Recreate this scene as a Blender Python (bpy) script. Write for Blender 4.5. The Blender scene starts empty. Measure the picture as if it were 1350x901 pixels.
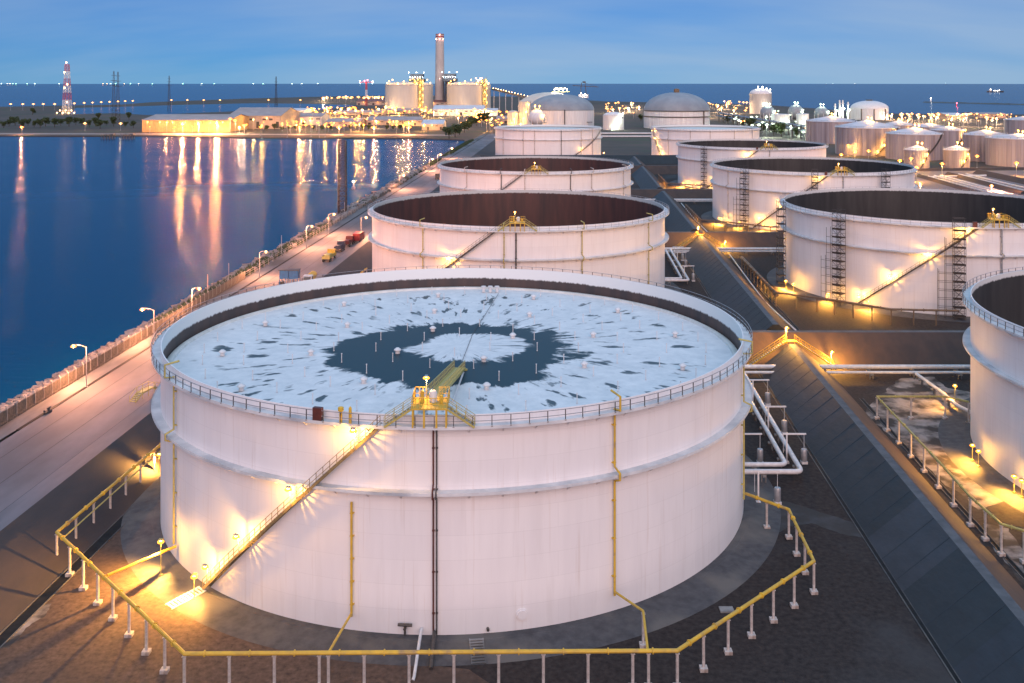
import bpy, bmesh, math, random
from math import sin, cos, pi, radians, atan2, sqrt
from mathutils import Vector, Matrix
random.seed(7)
S = bpy.context.scene
COL = S.collection

# ------------------------------------------------------------------ camera
FPX, PW, PH, Y0, H = 1300.0, 1350.0, 901.0, 108.0, 57.2
cam_d = bpy.data.cameras.new('camera'); cam = bpy.data.objects.new('camera', cam_d); COL.objects.link(cam)
cam.location = (0, 0, H); cam.rotation_euler = (radians(90), 0, 0)
cam_d.sensor_width = 36.0; cam_d.lens = FPX / PW * 36.0
cam_d.shift_x = 0.0; cam_d.shift_y = -(PH / 2 - Y0) / PW
cam_d.clip_start = 0.5; cam_d.clip_end = 80000
S.camera = cam

# ------------------------------------------------------------------ sky, sun, exposure
SUN_EL, SUN_AZ = radians(14), radians(-4)
W = bpy.data.worlds.new('World'); S.world = W; W.use_nodes = True
wn, wl = W.node_tree.nodes, W.node_tree.links
wn.clear()
out = wn.new('ShaderNodeOutputWorld'); bg = wn.new('ShaderNodeBackground')
tc = wn.new('ShaderNodeTexCoord'); sep = wn.new('ShaderNodeSeparateXYZ')
mx = wn.new('ShaderNodeMath'); mx.operation = 'MAXIMUM'; mx.inputs[1].default_value = 0.004
cmb = wn.new('ShaderNodeCombineXYZ')
wl.new(tc.outputs['Generated'], sep.inputs[0]); wl.new(sep.outputs['Z'], mx.inputs[0])
wl.new(sep.outputs['X'], cmb.inputs['X']); wl.new(sep.outputs['Y'], cmb.inputs['Y']); 
lift = wn.new('ShaderNodeMath'); lift.operation = 'ADD'; lift.inputs[1].default_value = 0.05
wl.new(mx.outputs[0], lift.inputs[0]); wl.new(lift.outputs[0], cmb.inputs['Z'])
sky = wn.new('ShaderNodeTexSky'); sky.sky_type = 'NISHITA'; sky.sun_disc = False
sky.sun_elevation = SUN_EL; sky.sun_rotation = pi - SUN_AZ
sky.air_density = 1.0; sky.dust_density = 0.0; sky.ozone_density = 6.0
wl.new(cmb.outputs[0], sky.inputs[0])
tint = wn.new('ShaderNodeMix'); tint.data_type = 'RGBA'; tint.blend_type = 'MULTIPLY'
tint.inputs['Factor'].default_value = 1.0; tint.inputs['B'].default_value = (0.36, 0.76, 1.18, 1)
wl.new(sky.outputs[0], tint.inputs['A'])
# thin streaks of cloud drawn out along the horizon
dv = wn.new('ShaderNodeVectorMath'); dv.operation = 'DIVIDE'
az = wn.new('ShaderNodeMath'); az.operation = 'ADD'; az.inputs[1].default_value = 0.30
wl.new(mx.outputs[0], az.inputs[0])
c2 = wn.new('ShaderNodeCombineXYZ')
for k in 'XYZ': wl.new(az.outputs[0], c2.inputs[k])
wl.new(cmb.outputs[0], dv.inputs[0]); wl.new(c2.outputs[0], dv.inputs[1])
mp = wn.new('ShaderNodeMapping'); mp.inputs['Scale'].default_value = (0.8, 2.4, 1); mp.inputs['Rotation'].default_value = (0, 0, 0.12); mp.inputs['Location'].default_value = (0.0, 0.0, 0)
wl.new(dv.outputs[0], mp.inputs[0])
nz = wn.new('ShaderNodeTexNoise'); nz.inputs['Scale'].default_value = 1.3; nz.inputs['Detail'].default_value = 5; nz.inputs['Roughness'].default_value = 0.45
wl.new(mp.outputs[0], nz.inputs['Vector'])
cr = wn.new('ShaderNodeValToRGB'); cr.color_ramp.elements[0].position = 0.15; cr.color_ramp.elements[1].position = 0.70
drift = wn.new('ShaderNodeMath'); drift.operation = 'MULTIPLY_ADD'; drift.inputs[1].default_value = 0.30      # cloud thickens towards the right
wl.new(sep.outputs['X'], drift.inputs[0]); wl.new(nz.outputs['Fac'], drift.inputs[2]); wl.new(drift.outputs[0], cr.inputs[0])
clo = wn.new('ShaderNodeMix'); clo.data_type = 'RGBA'; clo.blend_type = 'MIX'
clo.inputs['B'].default_value = (5.2, 6.7, 8.6, 1)
cm = wn.new('ShaderNodeMath'); cm.operation = 'MULTIPLY'; cm.inputs[1].default_value = 0.62
wl.new(cr.outputs[0], cm.inputs[0]); wl.new(cm.outputs[0], clo.inputs['Factor'])
wl.new(tint.outputs['Result'], clo.inputs['A'])
# brighter cloud overhead, out of view, added to light the tank roofs
el = wn.new('ShaderNodeMapRange'); el.interpolation_type = 'SMOOTHSTEP'; el.inputs['From Min'].default_value = 0.12; el.inputs['From Max'].default_value = 0.65; el.inputs['To Max'].default_value = 0.92
wl.new(mx.outputs[0], el.inputs[0])
zen_fill = wn.new('ShaderNodeMix'); zen_fill.data_type = 'RGBA'; zen_fill.inputs['B'].default_value = (5.4, 9.2, 13.6, 1)
wl.new(el.outputs[0], zen_fill.inputs['Factor']); wl.new(clo.outputs['Result'], zen_fill.inputs['A'])
wl.new(zen_fill.outputs['Result'], bg.inputs['Color'])
bg.inputs['Strength'].default_value = 0.03
wl.new(bg.outputs[0], out.inputs[0])

sun_d = bpy.data.lights.new('sun', 'SUN'); sun = bpy.data.objects.new('sun', sun_d); COL.objects.link(sun)
sun_d.energy = 1.25; sun_d.angle = radians(70); sun_d.color = (1.0, 0.61, 0.47)
sun.rotation_euler = (radians(90) - SUN_EL, 0, -SUN_AZ)

V = S.view_settings
V.view_transform = 'Standard'; V.look = 'None'; V.exposure = 1.4; V.gamma = 1.0; V.use_curve_mapping = False
S.display_settings.display_device = 'sRGB'
cy = S.cycles
cy.max_bounces = 5; cy.diffuse_bounces = 2; cy.glossy_bounces = 3; cy.transmission_bounces = 3; cy.transparent_max_bounces = 8
cy.caustics_reflective = False; cy.caustics_refractive = False
cy.sample_clamp_indirect = 3.0; cy.use_denoising = True
try: cy.use_light_tree = True
except Exception: pass

# ------------------------------------------------------------------ coordinates
def at(px, py, z=0.0):
    """point at height z seen at a pixel of the photograph"""
    Y = FPX * (H - z) / (py - Y0)
    return Vector(((px - PW / 2) / FPX * Y, Y, z))
def atY(px, py, Y):
    return Vector(((px - PW / 2) / FPX * Y, Y, H - (py - Y0) / FPX * Y))
SK = 0.06
def P(u, Y, z=0.0):
    """plant grid: u across the rows of tanks, Y along them"""
    return Vector((u + SK * Y, Y, z))

# ------------------------------------------------------------------ materials
MATS = {}; CACHE = {}
def nodes_of(m):
    m.use_nodes = True
    n = m.node_tree.nodes; l = m.node_tree.links
    return n, l, n['Principled BSDF']
def pm(name, c1, c2=None, scale=3.0, rough=0.6, bump=0.0, stretch=(1, 1, 1), metal=0.0, detail=6, lo=0.35, hi=0.65, bscale=None, bdist=0.05, spec=0.5, c3=None, s3=None, lo3=0.5, hi3=0.62):
    if name in MATS: return MATS[name]
    m = bpy.data.materials.new(name); n, l, b = nodes_of(m)
    c2 = c2 or tuple(x * 0.75 for x in c1)
    t = n.new('ShaderNodeTexCoord'); mpn = n.new('ShaderNodeMapping'); mpn.inputs['Scale'].default_value = stretch
    l.new(t.outputs['Object'], mpn.inputs[0])
    x = n.new('ShaderNodeTexNoise'); x.inputs['Scale'].default_value = scale; x.inputs['Detail'].default_value = detail; x.inputs['Roughness'].default_value = 0.6
    l.new(mpn.outputs[0], x.inputs['Vector'])
    r = n.new('ShaderNodeValToRGB'); r.color_ramp.elements[0].position = lo; r.color_ramp.elements[1].position = hi
    r.color_ramp.elements[0].color = (*c1, 1); r.color_ramp.elements[1].color = (*c2, 1)
    l.new(x.outputs['Fac'], r.inputs[0])
    src = r.outputs[0]
    if c3:
        x3 = n.new('ShaderNodeTexNoise'); x3.inputs['Scale'].default_value = s3 or scale * 0.2; x3.inputs['Detail'].default_value = 5
        l.new(mpn.outputs[0], x3.inputs['Vector'])
        r3 = n.new('ShaderNodeValToRGB'); r3.color_ramp.elements[0].position = lo3; r3.color_ramp.elements[1].position = hi3
        l.new(x3.outputs['Fac'], r3.inputs[0])
        mm = n.new('ShaderNodeMix'); mm.data_type = 'RGBA'; mm.inputs['B'].default_value = (*c3, 1)
        l.new(r3.outputs[0], mm.inputs['Factor']); l.new(src, mm.inputs['A']); src = mm.outputs['Result']
    l.new(src, b.inputs['Base Color'])
    b.inputs['Roughness'].default_value = rough; b.inputs['Metallic'].default_value = metal
    b.inputs['Specular IOR Level'].default_value = spec
    if bump:
        bn = n.new('ShaderNodeBump'); bn.inputs['Strength'].default_value = bump; bn.inputs['Distance'].default_value = bdist
        if bscale:
            xb = n.new('ShaderNodeTexNoise'); xb.inputs['Scale'].default_value = bscale; xb.inputs['Detail'].default_value = 5
            l.new(mpn.outputs[0], xb.inputs['Vector']); l.new(xb.outputs['Fac'], bn.inputs['Height'])
        else: l.new(x.outputs['Fac'], bn.inputs['Height'])
        l.new(bn.outputs[0], b.inputs['Normal'])
    MATS[name] = m
    return m
def em(name, col, strength):
    if name in MATS: return MATS[name]
    m = bpy.data.materials.new(name); n, l, b = nodes_of(m)
    b.inputs['Base Color'].default_value = (*col, 1)
    t = n.new('ShaderNodeTexCoord'); x = n.new('ShaderNodeTexNoise'); x.inputs['Scale'].default_value = 4
    l.new(t.outputs['Object'], x.inputs['Vector'])
    r = n.new('ShaderNodeValToRGB'); r.color_ramp.elements[0].color = (*[c * 0.95 for c in col], 1); r.color_ramp.elements[1].color = (*col, 1)
    l.new(x.outputs['Fac'], r.inputs[0]); l.new(r.outputs[0], b.inputs['Emission Color'])
    b.inputs['Emission Strength'].default_value = strength
    try: m.cycles.emission_sampling = 'NONE'      # the lamp's own light object does the lighting
    except Exception: pass
    MATS[name] = m
    return m

SODIUM = (1.0, 0.38, 0.17)
WARM = (1.0, 0.47, 0.09)
M_PAINT = pm('white_tank_paint', (0.82, 0.81, 0.81), (0.77, 0.76, 0.765), 0.5, 0.5, 0.03, (1, 1, 0.10), c3=(0.70, 0.68, 0.67), s3=0.9, lo3=0.56, hi3=0.9)
def plate_lines(m, R, w, h, dark, bump):
    """faint weld lines between shell plates, in cylinder coordinates"""
    n, l = m.node_tree.nodes, m.node_tree.links; b = n['Principled BSDF']
    t = n.new('ShaderNodeTexCoord'); s = n.new('ShaderNodeSeparateXYZ'); l.new(t.outputs['Object'], s.inputs[0])
    a = n.new('ShaderNodeMath'); a.operation = 'ARCTAN2'; l.new(s.outputs['X'], a.inputs[0]); l.new(s.outputs['Y'], a.inputs[1])
    k = n.new('ShaderNodeMath'); k.operation = 'MULTIPLY'; k.inputs[1].default_value = R; l.new(a.outputs[0], k.inputs[0])
    c = n.new('ShaderNodeCombineXYZ'); l.new(k.outputs[0], c.inputs[0]); l.new(s.outputs['Z'], c.inputs[1])
    br = n.new('ShaderNodeTexBrick'); br.inputs['Scale'].default_value = 1.0; br.inputs['Brick Width'].default_value = w; br.inputs['Row Height'].default_value = h; br.inputs['Mortar Size'].default_value = 0.035; br.inputs['Mortar Smooth'].default_value = 0.6
    br.inputs['Color1'].default_value = (1, 1, 1, 1); br.inputs['Color2'].default_value = (0.965, 0.963, 0.968, 1); br.inputs['Mortar'].default_value = (dark, dark, dark, 1)
    l.new(c.outputs[0], br.inputs['Vector'])
    # rust and dirt runs hanging from the rings
    mpn = n.new('ShaderNodeMapping'); mpn.inputs['Scale'].default_value = (1, 1, 0.035); l.new(t.outputs['Object'], mpn.inputs[0])
    x = n.new('ShaderNodeTexNoise'); x.inputs['Scale'].default_value = 2.6; x.inputs['Detail'].default_value = 6; l.new(mpn.outputs[0], x.inputs['Vector'])
    r = n.new('ShaderNodeValToRGB'); r.color_ramp.elements[0].position = 0.60; r.color_ramp.elements[1].position = 0.78; r.color_ramp.elements[0].color = (1, 1, 1, 1); r.color_ramp.elements[1].color = (0.88, 0.84, 0.81, 1); l.new(x.outputs['Fac'], r.inputs[0])
    src = b.inputs['Base Color'].links[0].from_socket
    for other in (br.outputs['Color'], r.outputs[0]):
        mm = n.new('ShaderNodeMix'); mm.data_type = 'RGBA'; mm.blend_type = 'MULTIPLY'; mm.inputs['Factor'].default_value = 1.0
        l.new(src, mm.inputs['A']); l.new(other, mm.inputs['B']); src = mm.outputs['Result']
    l.new(src, b.inputs['Base Color'])
plate_lines(M_PAINT, 40.0, 9.8, 2.55, 0.90, 0.1)
M_PAINT_F = pm('aged_white_paint', (0.76, 0.75, 0.75), (0.62, 0.60, 0.60), 0.6, 0.55, 0.05, (1, 1, 0.08))
M_RING = pm('girder_paint', (0.70, 0.72, 0.73), (0.50, 0.53, 0.55), 0.35, 0.5, 0.05, c3=(0.36, 0.40, 0.44), s3=0.25, lo3=0.54, hi3=0.72)
M_YEL = pm('yellow_paint', (0.70, 0.45, 0.04), (0.50, 0.33, 0.05), 0.9, 0.5, 0.15, detail=10, c3=(0.34, 0.23, 0.10), s3=0.7, lo3=0.56, hi3=0.72)
M_YELD = pm('faded_yellow_paint', (0.50, 0.42, 0.12), (0.34, 0.30, 0.10), 2.0, 0.5, 0.1)
M_STAIR = pm('weathered_stair_paint', (0.26, 0.20, 0.09), (0.13, 0.10, 0.06), 2.0, 0.55, 0.1)
M_STEEL = pm('dark_steel', (0.10, 0.095, 0.09), (0.05, 0.045, 0.045), 3.0, 0.5, 0.1, metal=0.3)
M_GALV = pm('galvanised_steel', (0.42, 0.44, 0.46), (0.30, 0.31, 0.33), 2.0, 0.42, 0.1, metal=0.5)
M_WPIPE = pm('white_pipe_paint', (0.72, 0.72, 0.72), (0.55, 0.55, 0.56), 1.0, 0.45, 0.1)
M_POST = pm('painted_post', (0.60, 0.56, 0.53), (0.36, 0.31, 0.28), 1.6, 0.65, 0.15, detail=9, c3=(0.20, 0.14, 0.11), s3=0.9, lo3=0.55, hi3=0.75)
M_CONC = pm('concrete', (0.30, 0.29, 0.28), (0.20, 0.195, 0.19), 0.6, 0.85, 0.3, c3=(0.10, 0.10, 0.10), s3=0.08)
M_APRON = pm('apron_asphalt', (0.085, 0.085, 0.09), (0.05, 0.05, 0.055), 0.9, 0.8, 0.5, bscale=6, c3=(0.13, 0.12, 0.11), s3=0.1)
M_BROWN = pm('dark_red_paint', (0.12, 0.03, 0.02), (0.07, 0.02, 0.015), 1.5, 0.5, 0.1)

# ------------------------------------------------------------------ mesh helpers
class MB:
    def __init__(s): s.v = []; s.f = []; s.mi = []; s.cur = 0; s.smooth = False
    def quad(s, a, b, c, d):
        i = len(s.v); s.v += [tuple(a), tuple(b), tuple(c), tuple(d)]; s.f.append((i, i + 1, i + 2, i + 3)); s.mi.append(s.cur)
    def poly(s, pts):
        i = len(s.v); s.v += [tuple(p) for p in pts]; s.f.append(tuple(range(i, i + len(pts)))); s.mi.append(s.cur)
    def box(s, c, d, rz=0.0):
        """box centred at c with full sizes d"""
        i = len(s.v); ca, sa = cos(rz), sin(rz)
        for z in (-.5, .5):
            for x, y in ((-.5, -.5), (.5, -.5), (.5, .5), (-.5, .5)):
                X, Y = x * d[0], y * d[1]
                s.v.append((c[0] + X * ca - Y * sa, c[1] + X * sa + Y * ca, c[2] + z * d[2]))
        for f in ((3, 2, 1, 0), (4, 5, 6, 7), (0, 1, 5, 4), (1, 2, 6, 5), (2, 3, 7, 6), (3, 0, 4, 7)):
            s.f.append(tuple(i + k for k in f)); s.mi.append(s.cur)
    def bar(s, a, b, w, h=None, n=4):
        """bar or tube between two points"""
        a, b = Vector(a), Vector(b); d = b - a
        if d.length < 1e-6: return
        d.normalize(); up = Vector((0, 0, 1)) if abs(d.z) < 0.95 else Vector((1, 0, 0))
        x = d.cross(up).normalized(); y = x.cross(d).normalized(); h = h or w
        i = len(s.v)
        for p in (a, b):
            for k in range(n):
                t = 2 * pi * (k + .5) / n; q = sqrt(2) if n == 4 else 1
                s.v.append(tuple(p + x * (cos(t) * w / 2 * q) + y * (sin(t) * h / 2 * q)))
        for k in range(n): s.f.append((i + k, i + (k + 1) % n, i + n + (k + 1) % n, i + n + k)); s.mi.append(s.cur)
        s.f.append(tuple(i + k for k in reversed(range(n)))); s.f.append(tuple(i + n + k for k in range(n))); s.mi += [s.cur] * 2
    def tube(s, pts, r, n=8):
        """round pipe along a polyline, mitred"""
        pts = [Vector(p) for p in pts]; i0 = len(s.v); m = len(pts)
        for j, p in enumerate(pts):
            d1 = (pts[j] - pts[j - 1]).normalized() if j else None
            d2 = (pts[j + 1] - pts[j]).normalized() if j < m - 1 else None
            d = ((d1 or d2) + (d2 or d1)).normalized()
            if j == 0:
                up = Vector((0, 0, 1)) if abs(d.z) < 0.9 else Vector((0, 1, 0)); x = d.cross(up).normalized()
            else: x = (x - d * x.dot(d)).normalized()
            y = x.cross(d).normalized()
            for k in range(n):
                t = 2 * pi * k / n; s.v.append(tuple(p + x * cos(t) * r + y * sin(t) * r))
        for j in range(m - 1):
            for k in range(n):
                s.f.append((i0 + j * n + k, i0 + j * n + (k + 1) % n, i0 + (j + 1) * n + (k + 1) % n, i0 + (j + 1) * n + k)); s.mi.append(s.cur)
        s.f.append(tuple(i0 + k for k in reversed(range(n)))); s.f.append(tuple(i0 + (m - 1) * n + k for k in range(n))); s.mi += [s.cur] * 2
    def lathe(s, prof, n=48, c=(0, 0, 0), closed=False, a0=0.0, a1=2 * pi):
        """profile of (r, z) turned about z"""
        i0 = len(s.v); m = len(prof); full = abs(a1 - a0 - 2 * pi) < 1e-6; cols = n if full else n + 1
        for k in range(cols):
            t = a0 + (a1 - a0) * k / n
            for r, z in prof: s.v.append((c[0] + r * sin(t), c[1] - r * cos(t), c[2] + z))
        for k in range(n):
            k2 = (k + 1) % cols
            for j in range(m if closed else m - 1):
                j2 = (j + 1) % m
                s.f.append((i0 + k * m + j, i0 + k2 * m + j, i0 + k2 * m + j2, i0 + k * m + j2)); s.mi.append(s.cur)
    def ball(s, c, r, n=8, sq=1.0):
        pr = [(r * sin(pi * k / (n // 2 + 1)) + 1e-4, -r * sq * cos(pi * k / (n // 2 + 1))) for k in range(n // 2 + 2)]
        s.lathe(pr, n, c)
    def mesh(s, name, mats, smooth=None):
        me = bpy.data.meshes.new(name); me.from_pydata(s.v, [], s.f)
        if not isinstance(mats, (list, tuple)): mats = [mats]
        for m in mats: me.materials.append(m)
        if len(mats) > 1: me.polygons.foreach_set('material_index', s.mi)
        sm = s.smooth if smooth is None else smooth
        if sm:
            me.polygons.foreach_set('use_smooth', [True] * len(s.f))
            try: me.set_sharp_from_angle(angle=radians(35))
            except Exception: pass
        me.update()
        return me
    def build(s, name, mats, parent=None, loc=(0, 0, 0), smooth=None, rz=0.0):
        return link(name, s.mesh(name, mats, smooth), parent, loc, rz)
def link(name, me, parent=None, loc=(0, 0, 0), rz=0.0):
    o = bpy.data.objects.new(name, me); COL.objects.link(o); o.location = loc; o.rotation_euler = (0, 0, rz)
    if parent: o.parent = parent
    return o
def tag(o, label=None, cat=None, group=None, kind=None):
    if label: o['label'] = label
    if cat: o['category'] = cat
    if group: o['group'] = group
    if kind: o['kind'] = kind
    return o
def thing(name, label, cat, loc=(0, 0, 0), rz=0.0, group=None):
    o = bpy.data.objects.new(name, None); COL.objects.link(o); o.location = loc; o.rotation_euler = (0, 0, rz); o.empty_display_size = 0.5
    return tag(o, label, cat, group)
def copy_tree(o, parent=None):
    c = o.copy(); COL.objects.link(c); c.parent = parent
    for ch in list(o.children): copy_tree(ch, c)
    return c
def bulb(parent, loc, r, col, strength, name='lamp_bulb', key=None, power=1.6):
    """glowing lamp glass"""
    key = key or 'glow_%d_%d_%d_%d' % (col[0] * 100, col[1] * 100, col[2] * 100, strength)
    m = em('bulb_glow_%d_%d' % (col[1] * 100, col[2] * 100), (1.0, .35 + col[1] * .6, .10 + col[2] * .6), 12); mk = 'bulb_%.2f_%s' % (r, key)
    if mk not in CACHE:
        b = MB(); b.ball((0, 0, 0), r, 8); CACHE[mk] = b.mesh('lamp_bulb', m, True)
    o = link(name, CACHE[mk], parent, loc)
    # glowing ring added round the bulb to stand for its orange halo
    rk = 'ring_%.2f_%.2f' % (r, col[1])
    if rk not in CACHE:
        b = MB(); b.lathe([(r * .8, -r * .5), (r * 1.7, -r * .45), (r * 2.0, 0), (r * 1.7, r * .45), (r * .8, r * .5)], 12)
        CACHE[rk] = b.mesh('halo_ring', em('ring_glow_%d' % (col[1] * 100), (1.0, col[1] * .72, col[2] * .3), 1.3), True)
    link('halo_ring', CACHE[rk], o)
    if power: lamp_light(o, (0, 0, -r * 1.9), power * strength, col)
    return o
LIGHTS = {}
def lamp_light(parent, loc, power, col, r=.1):
    k = (round(power), col, r)
    if k not in LIGHTS:
        d = bpy.data.lights.new('lamp_light', 'POINT'); d.energy = power; d.color = col; d.shadow_soft_size = r; LIGHTS[k] = d
    o = bpy.data.objects.new('lamp_light', LIGHTS[k]); COL.objects.link(o); o.parent = parent; o.location = loc
    return o
def cached(key, fn):
    if key not in CACHE: CACHE[key] = fn()
    return CACHE[key]

# ================================================================== SETTING
# ---- sea
m = bpy.data.materials.new('sea_water'); n, l, b = nodes_of(m)
n.remove(b); mo = n['Material Output']; df = n.new('ShaderNodeBsdfDiffuse'); gl = n.new('ShaderNodeBsdfGlossy'); ad = n.new('ShaderNodeAddShader')
df.inputs['Color'].default_value = (0.0, 0.046, 0.120, 1); gl.inputs['Color'].default_value = (0.085, 0.09, 0.095, 1)
lw = n.new('ShaderNodeLayerWeight'); lw.inputs['Blend'].default_value = 0.5
pw = n.new('ShaderNodeMath'); pw.operation = 'POWER'; pw.inputs[1].default_value = 8.0; l.new(lw.outputs['Facing'], pw.inputs[0])
wt = n.new('ShaderNodeMath'); wt.operation = 'MULTIPLY_ADD'; wt.inputs[1].default_value = 0.34; wt.inputs[2].default_value = 0.032; l.new(pw.outputs[0], wt.inputs[0]); l.new(wt.outputs[0], gl.inputs['Color'])
l.new(df.outputs[0], ad.inputs[0]); l.new(gl.outputs[0], ad.inputs[1]); l.new(ad.outputs[0], mo.inputs[0]); b = gl
t = n.new('ShaderNodeTexCoord')
mp1 = n.new('ShaderNodeMapping'); mp1.inputs['Scale'].default_value = (0.05, 0.11, 1); l.new(t.outputs['Object'], mp1.inputs[0])
n1 = n.new('ShaderNodeTexNoise'); n1.inputs['Scale'].default_value = 6.0; n1.inputs['Detail'].default_value = 5; l.new(mp1.outputs[0], n1.inputs['Vector'])
mp2 = n.new('ShaderNodeMapping'); mp2.inputs['Scale'].default_value = (0.004, 0.016, 1); mp2.inputs['Rotation'].default_value = (0, 0, 0.2); l.new(t.outputs['Object'], mp2.inputs[0])
n2 = n.new('ShaderNodeTexNoise'); n2.inputs['Scale'].default_value = 1.6; n2.inputs['Detail'].default_value = 6; l.new(mp2.outputs[0], n2.inputs['Vector'])
bn = n.new('ShaderNodeBump'); bn.inputs['Strength'].default_value = 0.7; bn.inputs['Distance'].default_value = 0.38
l.new(n1.outputs['Fac'], bn.inputs['Height']); l.new(bn.outputs[0], b.inputs['Normal'])
mr = n.new('ShaderNodeMapRange'); mr.inputs['From Min'].default_value = 0.35; mr.inputs['From Max'].default_value = 0.7
mr.inputs['To Min'].default_value = 0.12; mr.inputs['To Max'].default_value = 0.20
l.new(n2.outputs['Fac'], mr.inputs[0]); l.new(mr.outputs[0], b.inputs['Roughness'])
M_SEA = m
g = MB()
R = 29000.0; ring = [(R * sin(2 * pi * k / 96), R * cos(2 * pi * k / 96), 0) for k in range(96)]
g.poly(ring[::-1])
sea = g.build('sea', M_SEA, loc=(0, 0, -1.0)); tag(sea, 'dark blue rippled sea reaching to the horizon', kind='structure')

# ---- land sheet
def sheet(name, pts, mat, z, label, skirt=0.0, kind='structure'):
    bm = bmesh.new(); vs = [bm.verts.new((p[0], p[1], z)) for p in pts]
    f = bm.faces.new(vs); bm.normal_update()
    if f.normal.z < 0: f.normal_flip()
    bmesh.ops.triangulate(bm, faces=[f])
    if skirt:
        N = len(pts)
        lo = [bm.verts.new((p[0], p[1], z - skirt)) for p in pts]
        for i in range(N):
            j = (i + 1) % N
            bm.faces.new((vs[i], vs[j], lo[j], lo[i]))
    bmesh.ops.recalc_face_normals(bm, faces=[f for f in bm.faces if abs(f.normal.z) < 0.5])
    me = bpy.data.meshes.new(name); bm.to_mesh(me); bm.free(); me.materials.append(mat)
    o = link(name, me); tag(o, label, kind=kind)
    return o
M_LAND = pm('far_ground', (0.080, 0.060, 0.050), (0.040, 0.036, 0.030), 0.012, 0.9, 0, detail=9, c3=(0.04, 0.055, 0.03), s3=0.02, lo3=0.55, hi3=0.62)
shore_far = [(-420, 145), (0, 141), (160, 138), (200, 135), (330, 130), (430, 127.5), (560, 126), (700, 128), (800, 134), (860, 135), (1000, 138), (1100, 145), (1180, 150), (1300, 151), (1400, 151), (1900, 154)]
shore_near = [(612, 184.5), (560, 182.5), (470, 182), (330, 181.5), (200, 179), (90, 179.5), (0, 179), (-420, 178)]
pts = [P(-97, 40)] + [P(-97, Y) for Y in (300, 600, 900)] + [at(x, y) for x, y in shore_near] + [at(x, y) for x, y in shore_far] + [P(900, 500), P(420, 40)]
land = sheet('ground', pts, M_LAND, -0.02, 'brown industrial ground of the terminal and far headland', skirt=3.0)
M_LAG = M_SEA
lagoon = sheet('lagoon', [at(x, y) for x, y in ((92, 151), (150, 149.5), (195, 152), (300, 147.5), (345, 144), (420, 146), (470, 139), (400, 137), (330, 136.5), (240, 138.5), (180, 140.5), (100, 142.5))], M_LAG, 0.05, 'pale still lagoon behind the lit warehouses')
# ---- pen floor
M_PEN = pm('pen_floor_asphalt', (0.052, 0.042, 0.039), (0.020, 0.016, 0.016), 1.5, 0.88, 0.35, detail=15, spec=0.2, lo=0.32, hi=0.68, bscale=9, bdist=0.05, c3=(0.058, 0.056, 0.058), s3=0.035, lo3=0.55, hi3=0.66)
floor = sheet('pen_floor', [P(-60, 40), P(-60, 700), P(160, 700), P(160, 40)], M_PEN, 0.0, 'dark stained asphalt floor of the tank pens')
M_GRAVEL_LIT = pm('lamp_lit_gravel', (0.150, 0.100, 0.076), (0.060, 0.041, 0.033), 1.6, 0.9, 0.45, detail=15, lo=0.32, hi=0.68, bscale=9, bdist=0.05, spec=0.2, c3=(0.070, 0.050, 0.042), s3=0.05, lo3=0.45, hi3=0.65)  # lamp light on this side is put into a lighter, warmer gravel colour
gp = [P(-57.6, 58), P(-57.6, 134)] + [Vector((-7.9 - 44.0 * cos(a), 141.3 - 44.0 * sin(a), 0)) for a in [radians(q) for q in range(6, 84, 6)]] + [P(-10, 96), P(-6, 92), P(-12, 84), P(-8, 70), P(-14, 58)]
sheet('gravel', gp, M_GRAVEL_LIT, 0.004, 'gravel floor left of the near tank with lamp glow put into its brown')
# ---- light sandy patches on the floor
M_SAND = pm('pale_silt', (0.34, 0.30, 0.28), (0.20, 0.17, 0.15), 0.5, 0.85, 0.3, c3=(0.036, 0.029, 0.026), s3=0.22, lo3=0.44, hi3=0.56)
def blob(px_pts, mat, z, label, sub=6, jit=0.25):
    base = [at(x, y) for x, y in px_pts]; pts = []
    for i in range(len(base)):
        a, c = base[i], base[(i + 1) % len(base)]
        for k in range(sub):
            p = a.lerp(c, k / sub); L = (c - a).length / sub
            pts.append((p.x + random.uniform(-jit, jit) * L * (k > 0), p.y + random.uniform(-jit, jit) * L * (k > 0), 0))
    return sheet('silt_patch', pts, mat, z, label)
blob([(2, 852), (30, 822), (52, 797), (68, 796), (60, 812), (34, 828), (12, 856)], M_SAND, 0.009, 'pale silt dried along the drain left of the near tank')
blob([(1141, 545), (1160, 520), (1188, 499), (1232, 497), (1250, 512), (1300, 520), (1330, 560), (1330, 660), (1290, 672), (1240, 634), (1200, 597), (1165, 568)], M_SAND, 0.006, 'pale silt over the floor of the right pen')
blob([(1296, 690), (1330, 697), (1352, 730), (1352, 772), (1312, 728)], M_SAND, 0.006, 'pale silt at the toe of the bund by the right edge')
M_DAMP = pm('damp_grey', (0.048, 0.047, 0.050), (0.034, 0.033, 0.035), 0.6, 0.85, 0.2, c3=(0.032, 0.028, 0.027), s3=0.3, lo3=0.38, hi3=0.55)
blob([(1016, 690), (1030, 660), (1060, 668), (1130, 690), (1142, 710), (1108, 704), (1070, 690), (1040, 694), (1022, 706)], M_DAMP, 0.007, 'damp grey patch right of the near tank')

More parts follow.
